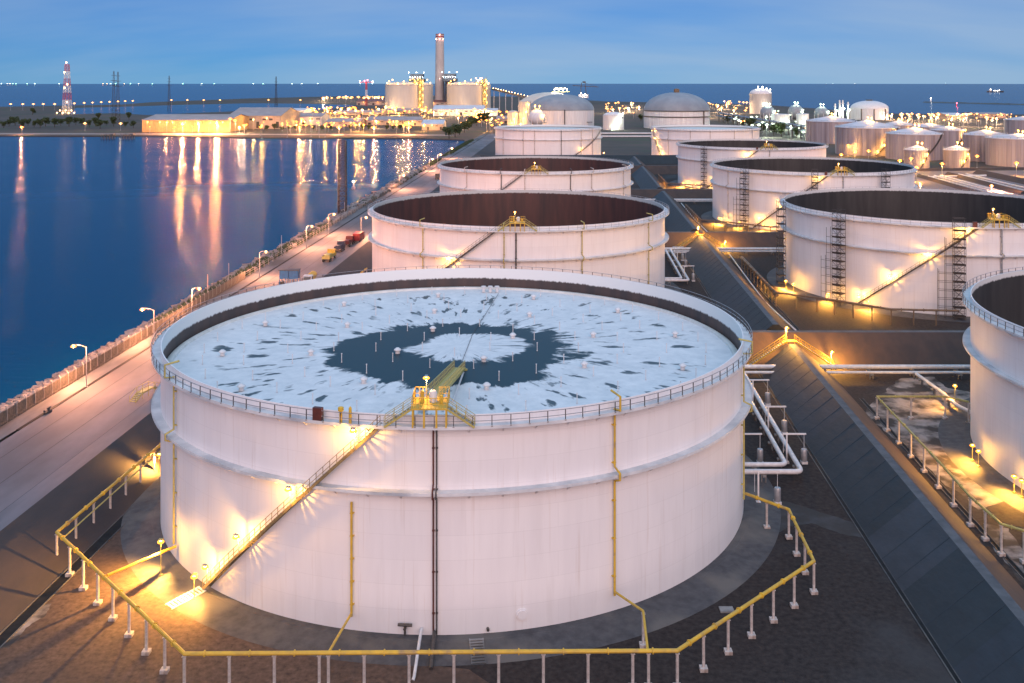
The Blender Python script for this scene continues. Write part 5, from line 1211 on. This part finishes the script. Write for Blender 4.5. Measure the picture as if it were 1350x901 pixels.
# LNG-like storage tanks and power station
M_LNG = pm('pale_concrete_tank', (0.60, 0.57, 0.50), (0.50, 0.47, 0.42), .06, .7, stretch=(1, 1, .2)); M_DOME = pm('grey_dome', (0.26, 0.30, 0.34), (0.20, 0.23, 0.27), .06, .55); M_DARKST = pm('dark_blue_steel', (0.05, 0.065, 0.09), (0.035, 0.045, 0.06), .2, .6)
def vessel(label, px0, px1, Y, ybase, yeave, yapex, wall, roofm, name='storage_tank', cat='storage tank', dome=True, group=None, rail=True, stripes=0, base_z=0.0):
    """closed tank: Y is the distance of its middle; eave and apex heights from pixels"""
    X = ((px0 + px1) / 2 - PW / 2) / FPX * Y; R_ = (px1 - px0) / 2 / FPX * Y; R_ = R_ / sqrt(1 + (R_ / Y) ** 2)
    he = H - (yeave - Y0) / FPX * (Y - R_); ha = H - (yapex - Y0) / FPX * Y
    T = thing(name, label, cat, (X, Y, 0), group=group)
    g = MB(); g.lathe([(R_, -.1), (R_, he * .33), (R_, he * .66), (R_, he)], 64); g.build('shell', wall, T, smooth=True)
    g = MB(); rise = ha - he
    if dome: prof = [(R_ * 1.01, he - .3), (R_ * 1.01, he + .2)] + [(R_ * cos(pi / 2 * k / 8), he + .2 + rise * sin(pi / 2 * k / 8)) for k in range(1, 8)] + [(.01, he + rise)]
    else: prof = [(R_ * 1.02, he - .3), (R_ * 1.02, he + .2), (.01, he + rise)]
    g.lathe(prof, 64); g.build('roof', roofm, T, smooth=True)
    if rail:
        g = MB()
        for k in range(28): a = 2 * pi * k / 28; g.bar(pol(R_ * .99, a, he), pol(R_ * .99, a, he + 1.3), .18)
        g.lathe([(R_ * .985, he + 1.2), (R_ * .995, he + 1.2), (R_ * .995, he + 1.4), (R_ * .985, he + 1.4)], 48, closed=True); g.build('roof_railing', M_GALV, T)
    if stripes:
        g = MB()
        for k in range(stripes): a = -pi / 2 + pi * (k + .5) / stripes; g.bar(pol(R_ + .15, a, .3), pol(R_ + .15, a, he - .3), .35)
        g.build('wall_rib', wall, T)
    return T, R_, he, ha
for x0, x1, Y, w in ((508, 571, 1900, 'left'), (589, 647, 1880, 'right')):
    T, R_, he, ha = vessel('%s of two huge pale lit tanks below the chimney' % w, x0, x1, Y, 0, 112.5, 108, M_LNG, M_LNG, group='huge pale tanks below the chimney')
    lamps_on(T, [pol(R_ * .93, -1.3 + k * .29, he + 4 + 3 * (k % 3)) for k in range(10)], 1.7, WARM, 55)
    th0 = .55 if w == 'left' else .75
    tw = MB()
    for s in (-1, 1):
        for q_ in (0, 5): a = pol(R_ + 1 + q_, th0 + s * .07, 0); tw.bar(a, a + Vector((0, 0, he + 12)), .9)
    for k in range(9): z = 5 + k * 7; tw.bar(pol(R_ + 6, th0 - .07, z), pol(R_ + 6, th0 + .07, z + 5), .5); tw.bar(pol(R_ + 6, th0 - .07, z), pol(R_ + 6, th0 + .07, z), .7); tw.box(pol(R_ + 3.5, th0, z), (6.5, 5, .4), th0)
    tw.build('stair_tower', M_YELD, T)
    lamps_on(T, [pol(R_ + 7, th0 + .05 * (-1) ** k, 6 + k * 6.5) for k in range(9)], 1.3, WARM, 40)
    lamps_on(T, [pol(R_ * .8 * (1 if k % 2 else .9), th0 - .25 + k * .08, he + 13 - (k % 3) * 3) for k in range(7)], 1.3, PINK if w == 'right' else WARM, 45)
    g = MB(); g.box(pol(R_ * .8, th0, he + 5), (18, 12, 1)); g.box(pol(R_ * .8, th0, he + 9), (16, 10, .8))
    for k in range(6): g.bar(pol(R_ * .8, th0, he) + Vector((-8 + k * 3.2, -5, 0)), pol(R_ * .8, th0, he) + Vector((-8 + k * 3.2, -5, 11)), .6)
    g.build('pump_platform', M_YELD, T)
# chimney
M_CHIM = pm('chimney_concrete', (0.50, 0.46, 0.44), (0.42, 0.39, 0.38), .05, .8); M_CHR = pm('chimney_red_band', (0.35, 0.10, 0.09), (0.28, 0.08, 0.08), .1, .7)
Yc = 2300.0; zc = H + (Y0 - 45) / FPX * Yc; p = atY(579.8, 110, Yc)
T = thing('chimney', 'tall concrete power station chimney with red banded top', 'chimney', (p.x, Yc, 0))
g = MB(); g.lathe([(12, 0), (10.4, zc * .5), (9.6, zc * .955), (8.6, zc * .955)], 32); g.build('shaft', M_CHIM, T, smooth=True)
g = MB(); g.lathe([(9.9, zc * .955), (9.9, zc * .975), (9.0, zc * .975)], 32); g.build('lower_band', M_CHR, T, smooth=True); g = MB(); g.lathe([(9.5, zc * .975), (9.5, zc * .988), (9.0, zc * .988)], 32); g.build('white_band', M_WALL2, T, smooth=True); g = MB(); g.lathe([(9.8, zc * .988), (9.8, zc), (7.5, zc), (7.3, zc - 4)], 32); g.build('upper_band', M_CHR, T, smooth=True)
lamps_on(T, [pol(10.6, -1.0, zc * .93), pol(10.6, 0, zc * .93), pol(10.6, 1.0, zc * .93), pol(9.9, .1, zc * .99), pol(9.5, 0, zc * .3 + 14)], .9, PINK, 20)
def boiler(px0, px1, ytop, Y, label):
    a = atY(px0, ytop, Y); c = atY(px1, ytop, Y); w = c.x - a.x; z = a.z; T = thing('boiler_house', label, 'building', (a.x, Y, 0), group='dark boiler houses by the chimney')
    g = MB(); g.box((w / 2, 20, z * .45), (w * .55, 40, z * .9)); g.build('frame_house', M_DARKST, T)
    g = MB(); g.box((w / 2, 20, z * .80), (w, 44, z * .1)); g.box((w / 2, 20, z * .95), (w * .82, 40, z * .08)); g.build('upper_deck', M_DARKST, T)
    for k in range(7): g = MB(); g.bar((w * (k + .5) / 7, -3, 0), (w * (k + .5) / 7, -3, z * .78), 1.6); g.build('column', M_DARKST, T)
    lamps_on(T, [(w * (k + .5) / 6, -4, z * .90) for k in range(6)] + [(w * (k) / 2, -3, z + 3) for k in range(3)], 1.1, WHT, 45)
boiler(583, 602, 97, 2260, 'dark lit boiler house right of the chimney'); boiler(539, 559, 97.5, 2260, 'dark lit boiler house left of the chimney')
# red and white mast, pylons, small red mast
M_MR = pm('mast_red', (0.50, 0.05, 0.05), (0.4, 0.04, 0.04), .5, .5); M_MW = pm('mast_white', (0.75, 0.73, 0.72), (0.65, 0.63, 0.62), .5, .5)
p = at(88.5, 151); hh = H - (85 - Y0) / FPX * p.y
T = lattice('radio_mast', 'red and white banded lattice mast on the left headland', p, hh, 12.5, 5.5, [M_MW, M_MW, M_MR, M_MW, M_MR, M_MW, M_MR], 2, .5)
lamps_on(T, [(0, -3, hh + 3), (-3, -4, hh * .84), (2, -4, hh * .60), (-2, -5, hh * .53), (2, -5, hh * .25)], 1.8, PEACH, 60, power=3); lamps_on(T, [(-14 + 5 * k, -8, 3 + (k % 2) * 4) for k in range(7)], 1.5, PEACH, 50, power=5)
for px, yb, yt, w in ((150, 163, 94, 'left of a pair behind the scrub'), (155.5, 163, 95, 'right of a pair behind the scrub'), (223, 145, 100, 'rising behind the lit warehouse'), (364, 140, 101, 'far pylon over the gabled shed')):
    p = at(px, yb); hh = H - (yt - Y0) / FPX * p.y; T = lattice('pylon', 'thin dark transmission pylon, ' + w, p, hh, 5.5, 1.2, [M_LAT] * 2, 6, .38, group='transmission pylons', cat='pylon', rz=.4)
    g = MB()
    for k, z in enumerate((.72, .82, .92)): g.bar((-5 + k, 0, hh * z), (5 - k, 0, hh * z), .45)
    g.build('cross_arm', M_LAT, T)
p = at(483, 140); hh = H - (108 - Y0) / FPX * p.y; T = lattice('radio_mast', 'thin pink lit mast left of the huge tanks', p, hh, 4, 3, [M_MR, M_MW, M_MR], 4, .8); g = MB(); g.box((0, 0, hh - 1), (34, 4, 1.2)); g.build('cross_arm', M_MR, T); lamps_on(T, [(-15, -2, hh + 1), (15, -2, hh + 1)], 1.7, WHT, 50); lamps_on(T, [(-4, -2, hh + 2), (3, -2, hh + 4)], 2.0, (1.0, .12, .2), 60)
# lit conveyor
p0, p1 = atY(649, 117.5, 1900), atY(712, 133, 1500); c = Vector((p0.x, p0.y, 0)); T = thing('conveyor_gallery', 'sloping lit conveyor running down from the huge tank', 'conveyor', tuple(c))
g = MB(); g.bar(p0 - c, p1 - c, 3, 3.5); g.build('gallery', M_DARKST, T)
for k in range(7):
    q = p0.lerp(p1, (k + .3) / 7) - c; g = MB(); g.bar((q.x, q.y, 0), q, 1.2); g.build('trestle', M_GALV, T)
lamps_on(T, [p0.lerp(p1, (k + .5) / 16) - c + Vector((0, -2, 2.6)) for k in range(16)], 1.0, PEACH, 50)
# dome and cylinder tanks of the middle distance
DG = 'dome roofed tanks beyond the open tanks'
T, R_, he, ha = vessel('grey dome tank behind the last left tank', 697, 783, 1230, 0, 146, 124.5, M_PAINT_F, M_DOME, group=DG, stripes=6)
g = MB(); g.bar((2, -R_ * .6, he + (ha - he) * .75), (2, -R_ * 1.01, he), 1.2); g.bar((2, -R_ * 1.02, he), (2, -R_ * 1.02, 0), 1.2); g.bar((-26, -R_ * .88, he * .35), (R_ * .9, -R_ * .65, he * .35), .8); g.build('roof_stair', M_STEEL, T)
T, R_, he, ha = vessel('grey dome tank with cupola right of the yard', 849, 935, 1230, 0, 146.5, 122, M_PAINT_F, M_DOME, group=DG)
g = MB(); g.lathe([(3.5, ha - 1.5), (3.5, ha + 4), (.01, ha + 5)], 12); g.build('cupola', M_RUSTP, T); g = MB(); g.lathe([(R_ + .1, he * .62), (R_ + .7, he * .62), (R_ + .7, he * .68), (R_ + .1, he * .68)], 64, closed=True); g.lathe([(R_ + .1, he * .95), (R_ + .7, he * .95), (R_ + .7, he), (R_ + .1, he)], 64, closed=True); g.build('wall_ring', M_STEEL, T); g = MB(); a = pol(R_ + .6, .75, 0); g.bar(a, a + Vector((0, 0, he)), 1.3); g.build('wall_ladder', M_STEEL, T)
lamps_on(T, [pol(R_ * .9, .62, he + 4), pol(R_ * .95, .55, he + 2), pol(R_ * .95, .7, he + 2)], 1.2, WHT, 70)
T, R_, he, ha = vessel('pale lit dome tank half hidden behind the grey dome', 683, 764, 1420, 0, 142, 122, M_LNG, M_LNG, group=DG); lamps_on(T, [pol(R_ * (.95 - .13 * k), -.9 + .1 * k, he + 3.2 * k + 2) for k in range(6)] + [Vector((8 + 3 * k, -4, ha + 4 + (k % 2) * 2)) for k in range(7)], 1.3, WHT, 45); g = MB(); g.box((17, 0, ha + 1), (26, 8, 1)); g.box((17, 0, ha + 6), (20, 6, .6)); g.build('roof_platform', M_YELD, T)
T, R_, he, ha = vessel('small white cylinder tank with lit diagonal stair', 795, 822.5, 1180, 0, 153.5, 148, M_PAINT_F, M_PAINT_F); lamps_on(T, [pol(R_ + 1, -.15 + .35 * k, 1.5 + 6 * k) for k in range(4)], 1.1, GREENW, 50); g = MB(); g.bar(pol(R_ + .7, -.4, 0), pol(R_ + .7, .3, he * .5), .6); g.bar(pol(R_ + .7, .3, he * .5), pol(R_ + .7, 1.0, he), .6); g.build('stair', M_STEEL, T)
for x0, x1, w in ((669, 684, 'left'), (684, 700, 'right')):
    T, R_, he, ha = vessel('%s of two peach lit cylinders left of the dome tank' % w, x0, x1, 1150, 0, 149 if w == 'left' else 135, 146 if w == 'left' else 132, M_LNG, M_LNG, group='peach lit cylinders'); lamps_on(T, [pol(R_ + 1, -.6 + .4 * k, he * (.2 + .25 * k)) for k in range(4)], .9, WARM, 40)
T, R_, he, ha = vessel('tall pale cylinder tank with lights on its dome', 988.5, 1017, 1770, 0, 124, 117, M_LNG, M_PAINT_F, rail=False); lamps_on(T, [(-6, -6, ha + 3), (2, -6, ha + 3), (9, -6, ha), (15, -8, ha - 2), (3, -R_ - 2, he * .5)], 1.7, WHT, 60)
T, R_, he, ha = vessel('white dome roofed tank standing behind the cone roof tanks', 1122, 1170, 1500, 0, 144, 133, M_PAINT_F, M_WPIPE, stripes=0); g = MB(); g.lathe([(5, ha - .5), (5, ha + 1.6), (.01, ha + 1.8)], 12); g.build('cupola', M_STEEL, T); g = MB()
for th_ in (-.75, -.1, .6): g.bar(pol(R_ + .5, th_, 0), pol(R_ + .5, th_, he), 1.3)
g.build('wall_ladder', M_STEEL, T)
# spheres
def sphere(px, py, r, Y, label):
    p = atY(px, py, Y); T = thing('gas_sphere', label, 'gas sphere', (p.x, Y, 0), group='gas spheres'); g = MB(); g.ball((0, 0, p.z), r, 28); g.build('ball', M_PAINT_F if 'white' in label else M_DOME, T, smooth=True)
    for k in range(8): a = 2 * pi * k / 8; g = MB(); g.bar(pol(r * .97, a, 0), pol(r * .97, a, p.z), .9, n=6); g.build('leg', M_PAINT_F, T)
    g = MB(); g.box((0, 0, p.z + r + .4), (5, 5, .5)); g.bar((-2.3, -2.3, p.z + r), (-2.3, -2.3, p.z + r + 3), .3); g.build('top_platform', M_GALV, T)
    lamps_on(T, [(-2, -2, p.z + r + 3.5), (2.5, -2, p.z + r + 3), (r * .8, -r * .7, p.z + r * .3)], 1.1, GREENW if Y > 1200 else WARM, 60)
sphere(708, 155, 8.2, 980, 'white gas sphere peeping over the last left tank'); sphere(1012, 149.5, 11.5, 1500, 'leftmost dark gas sphere before the tall pale tank'); sphere(1049, 148, 11.5, 1500, 'middle dark gas sphere with lit arch'); sphere(1083, 150, 11, 1500, 'right gas sphere beside the thin columns')
for x0, x1, ye, w in ((1017, 1041, 151.5, 'left'), (1050, 1066, 151, 'right')): T, R_, he, ha = vessel('%s squat pale cylinder below the gas spheres' % w, x0, x1, 1330, 0, ye, ye - 1, M_PAINT_F, M_PAINT_F, group='squat cylinders below the spheres', rail=False); lamps_on(T, [pol(R_ + 2, .5, he * .35), pol(R_ + 2, -.3, 3)], 1.2, GREENW, 60)
for px, yt, w in ((1101, 137, 'shortest'), (1107, 132.5, 'tallest left'), (1111, 132.5, 'tallest right'), (1118, 135, 'rightmost')):
    Y = 1450; p = atY(px, yt, Y); T = thing('process_column', '%s of four thin white process columns' % w, 'column', (p.x, Y, 0), group='thin process columns'); g = MB(); g.lathe([(1.6, 0), (1.6, p.z * .6), (1.1, p.z * .7), (1.1, p.z), (.01, p.z + .6)], 12); g.build('shell', M_PAINT_F, T, smooth=True); g = MB(); g.box((0, 0, p.z * .55), (5, 5, .4)); g.box((0, 0, p.z * .85), (4, 4, .4)); g.build('platform', M_GALV, T); lamps_on(T, [(1.5, -3, p.z * .6), (-2, -3, p.z * .4)], 1.1, GREENW, 50)
# pipe rack
p0, p1 = at(945, 160), at(1062, 184); c = Vector((p0.x, p0.y, 0)); T = thing('pipe_rack', 'long dark pipe rack running before the gas spheres', 'pipe rack', tuple(c)); d = p1 - p0
for z, off in ((8, 0), (8, 3), (8, 6), (12, 1.5), (12, 5)): g = MB(); g.tube([Vector((off, off, z)), d + Vector((off, off, z))], .9, 6); g.build('pipe', M_DOME, T, smooth=True)
for k in range(14):
    q = d * (k + .5) / 14; g = MB(); g.bar(q, q + Vector((0, 0, 13)), 1.0); g.bar(q + Vector((7, 7, 0)), q + Vector((7, 7, 13)), 1.0); g.bar(q + Vector((-1, -1, 7)), q + Vector((8, 8, 7)), .8); g.bar(q + Vector((-1, -1, 11)), q + Vector((8, 8, 11)), .8); g.build('portal', M_STEEL, T)
# cone roof tanks
M_CONEW = pm('streaked_lilac_wall', (0.40, 0.36, 0.38), (0.22, 0.19, 0.21), .28, .6, stretch=(1, 1, .03), lo=.38, hi=.66); M_CONER = pm('pale_cone_roof', (0.62, 0.63, 0.68), (0.5, 0.5, 0.55), .1, .55)
CG = 'cone roof tanks at right'
def cone(label, x0, x1, yb, ye, ya, lamps=()):
    Yn = FPX * H / (yb - Y0); hw = (x1 - x0) / 2 / FPX; Y = Yn / (1 - hw * .98); T, R_, he, ha = vessel(label, x0, x1, Y, 0, ye, ya, M_CONEW, M_CONER, dome=False, group=CG, stripes=22)
    g = MB(); Nn = 14; 
    for k in range(Nn): a0, a1 = -.1 + .9 * k / Nn, -.1 + .9 * (k + 1) / Nn; g.bar(pol(R_ + .7, a0, he * k / Nn), pol(R_ + .7, a1, he * (k + 1) / Nn), 1.0, .5); g.bar(pol(R_ + 1.1, a0, he * k / Nn + 1.2), pol(R_ + 1.1, a1, he * (k + 1) / Nn + 1.2), .15)
    g.build('stair', M_STEEL, T); lamps_on(T, [pol(R_ + 1.3, -.1 + .9 * f, he * f + 2.4) for f in lamps] + [Vector((0, -2, ha + 2.0)), Vector((3, -2, ha + 1.5))], .75, WARM, 60); return T
cone('leftmost lilac cone roof tank', 1063, 1128, 190, 161, 152.5, (.1, .35)); cone('second lilac cone roof tank with lit diagonal stair', 1103, 1183, 206, 169.5, 158, (.08, .3, .5, .8)); cone('largest lilac cone roof tank behind the small pair', 1169.5, 1240, 212, 178, 167.5, (.05,))
cone('lilac cone roof tank behind the largest one', 1229, 1271, 200, 172.5, 166, (.7, .9)); cone('lilac cone roof tank right of the small pair', 1271, 1326, 214, 179, 171, ()); cone('rightmost lilac cone roof tank with flat top', 1303, 1378, 221, 184, 176, (.1, .3))
cone('farther cone roof tank left of the centre', 1164, 1204, 180, 165.5, 159, (.5,)); cone('farther cone roof tank peeping over the largest', 1204, 1244, 183, 168, 162, (.5,)); cone('far pink tank at the right edge with roof lamp', 1326, 1376, 178, 159, 153, (.6,))
cone('left of the small cone roof tanks in front', 1192.7, 1223.4, 222.5, 198.5, 191.5, (.25, .6)); cone('right of the small cone roof tanks in front', 1244.5, 1276.5, 222.5, 198.5, 191.5, (.25, .6))

# striped yard at right: low bunds and pipe tracks seen between the tanks
M_PINKG = pm('pale_yard', (0.20, 0.165, 0.165), (0.14, 0.115, 0.12), .05, .8)
sheet('yard', [at(1178, 243), at(1200, 226), at(1480, 224), at(1520, 275), at(1330, 275), at(1245, 262)], M_PINKG, .012, 'pale concrete yard crossed by dark dykes behind the right tanks')
def dyke(a, c, h, w, label):
    A, C_ = at(*a), at(*c); nrm = Vector(((C_ - A).y, -(C_ - A).x, 0)).normalized(); bund([(A, nrm), (C_, nrm)], .8, w, h, (M_A1, M_CREST, M_BUNDBR), label)
dyke((1212, 233), (1290, 256), 1.6, 2.6, 'leftmost dark dyke in the striped yard'); dyke((1250, 230.5), (1350, 257), 1.8, 2.6, 'second dark dyke in the striped yard'); dyke((1290, 229), (1400, 252), 2.6, 4.2, 'broad brown dyke at the right of the striped yard'); dyke((1185, 226), (1480, 222), 1.5, 2.6, 'low dark dyke behind the striped yard')
for k, (a, c) in enumerate((((1224, 233), (1316, 257)), ((1232, 232), (1326, 257)), ((1240, 231.5), (1336, 257)), ((1264, 230), (1362, 254)), ((1274, 229.6), (1372, 253)), ((1228, 233.5), (1300, 231.5)))):
    white_pipe(('first', 'second', 'third', 'fourth', 'fifth', 'crossing')[k] + ' pale pipe of the striped yard', [at(*a, .8), at(*c, .8)], .5, 30, group='pipes of the striped yard')
for px, py, w in ((1213, 243, 'left'), (1307, 245, 'right'), (1196, 240, 'farthest left')): far_lamp(px, py, SODIUM, 60, 4, .5, w + ' orange lamp in the striped yard', 'lamps of the striped yard', 12000)
# shelf between D and E: dark wall and trench pipes
for i, yy in enumerate((176, 180)): white_pipe(('upper', 'lower')[i] + ' pale pipe crossing the yard below the small white tank', [at(792, yy, 1.5), at(862, yy, 1.5)], .8, 30)

# crane platform, breakwater, ships, jetty lights
p = at(769, 131); T = thing('loading_crane', 'small crane platform standing over the sea between the dome tanks', 'crane', tuple(p)); s_ = p.y / FPX
for x in (-4.5, 4.5):
    for y in (-4, 4): g = MB(); g.bar((x * s_, y, 0), (x * .5 * s_, y * .5, 22 * s_), 1.6); g.build('leg', M_STEEL, T)
g = MB(); g.box((0, 0, 4 * s_), (13 * s_, 14, 5 * s_)); g.build('deck_house', M_WALL2, T); g = MB(); g.box((1 * s_, 0, 22.5 * s_), (4 * s_, 6, 2 * s_)); g.bar((-14 * s_, 0, 18 * s_), (20 * s_, 0, 16 * s_), 2); g.bar((0, 0, 22 * s_), (18 * s_, 0, 16.5 * s_), .8); g.build('boom', M_STEEL, T); lamps_on(T, [(-3 * s_, -8, 8 * s_), (2 * s_, -8, 7 * s_), (0, -8, 5 * s_)], 2.0, WHT, 50)
a, c = at(1219, 135.5, -1), at(1420, 140.5, -1); g = MB(); d = c - a
for k in range(40):
    q = d * (k / 40); q2 = d * ((k + 1) / 40); hA = 3.2 + random.uniform(-.5, .5)
    nrm = Vector((d.y, -d.x, 0)).normalized(); g.quad(q - nrm * 9, q2 - nrm * 9, q2 + Vector((0, 0, hA)), q + Vector((0, 0, hA))); g.quad(q + Vector((0, 0, hA)), q2 + Vector((0, 0, hA)), q2 + nrm * 9, q + nrm * 9)
o = g.build('breakwater', M_STEEL, loc=tuple(a)); tag(o, 'thin dark breakwater line off the right shore', kind='structure')
p = at(1227, 134.5, 0); T = thing('beacon', 'white lit beacon at the tip of the breakwater', 'beacon', tuple(p)); g = MB(); g.lathe([(2.2, 0), (1.5, 8), (2.2, 8.2), (2.2, 9), (.01, 10)], 10); g.build('tower', M_WPIPE, T); lamps_on(T, [(0, -2.5, 11)], 1.8, WHT, 60)
p = at(1261, 139.5, 0); T = thing('beacon', 'red lit beacon beside the breakwater', 'beacon', tuple(p)); g = MB(); g.lathe([(1.5, -1), (1.0, 4), (1.6, 4.2), (.01, 5)], 10); g.build('tower', M_RED, T); lamps_on(T, [(0, -2, 6)], 1.8, (1.0, .1, .15), 60)
def ship(px, py, L, label, lights, cat='ship', group=None, name='ship', hull=None, lr=3.0, ls=60):
    p = at(px, py, -1); T = thing(name, label, cat, (p.x, p.y, -1), random.uniform(-.15, .15), group)
    def mk():
        g = MB(); n_ = 12; rows = []
        for k in range(n_ + 1):
            t = k / n_; x = (t - .5) * L; w = L * .07 * (1 - abs(2 * t - 1) ** 3.5) + .3; zt = L * .055 + L * .03 * (2 * abs(t - .45)) ** 2; rows.append([(x, -w * .7, -1), (x, -w, zt), (x, w, zt), (x, w * .7, -1)])
        for r1, r2 in zip(rows, rows[1:]):
            for j in range(3): g.quad(r1[j], r2[j], r2[j + 1], r1[j + 1])
        return g.mesh('hull', hull or M_STEEL)
    link('hull', cached(('hull', round(L), (hull or M_STEEL).name), mk), T)
    def sup():
        g = MB(); g.box((-L * .3, 0, L * .10), (L * .13, L * .10, L * .10)); g.box((-L * .3, 0, L * .165), (L * .09, L * .08, L * .03)); g.bar((-L * .3, 0, L * .17), (-L * .3, 0, L * .25), L * .01); g.bar((L * .25, 0, L * .05), (L * .25, 0, L * .18), L * .01); return g.mesh('superstructure', M_WALL2)
    link('superstructure', cached(('sup', round(L)), sup), T)
    for (x, z, col) in lights: lamps_on(T, [(x * L, -L * .08, z * L)], lr, col, ls, 'deck_lamp', 0)
ship(1312, 122, 95, 'small cargo ship lying off the right shore', [(-.3, .18, WHT), (-.1, .1, WHT), (0, .1, WHT), (.1, .09, WHT), (.2, .12, WHT)], lr=2.6)
GR = (0.35, 1.0, 0.65); CY = (0.7, 1.0, 0.95)
fleet = [(2, CY), (10, WHT), (13.5, WHT), (17, GR), (21, GR), (36, GR), (46, CY), (78, CY), (136, PEACH), (141, PEACH), (146, CY), (152.5, GR), (164, PEACH), (172, GR), (183, WHT), (201, GR), (241, GR), (266, CY), (282.5, GR), (334, CY), (347, GR), (385, CY), (398, CY), (419, CY), (475, CY), (491, CY), (520, CY), (1089, CY), (1098, CY), (1127, WHT), (1247, CY)]
for px, col in fleet:
    ship(px, 108 + FPX * (H + 1) / (16000 if px < 600 else 21000), 42, ('green lit' if col == GR else 'pale lit' if col in (CY, WHT) else 'orange lit') + ' fishing boat far out on the horizon', [(-.1, .62, col), (.1, .62, col)], 'boat', 'fishing boats on the horizon', 'fishing_boat', lr=4.0 if px < 600 else 1.6, ls=90)
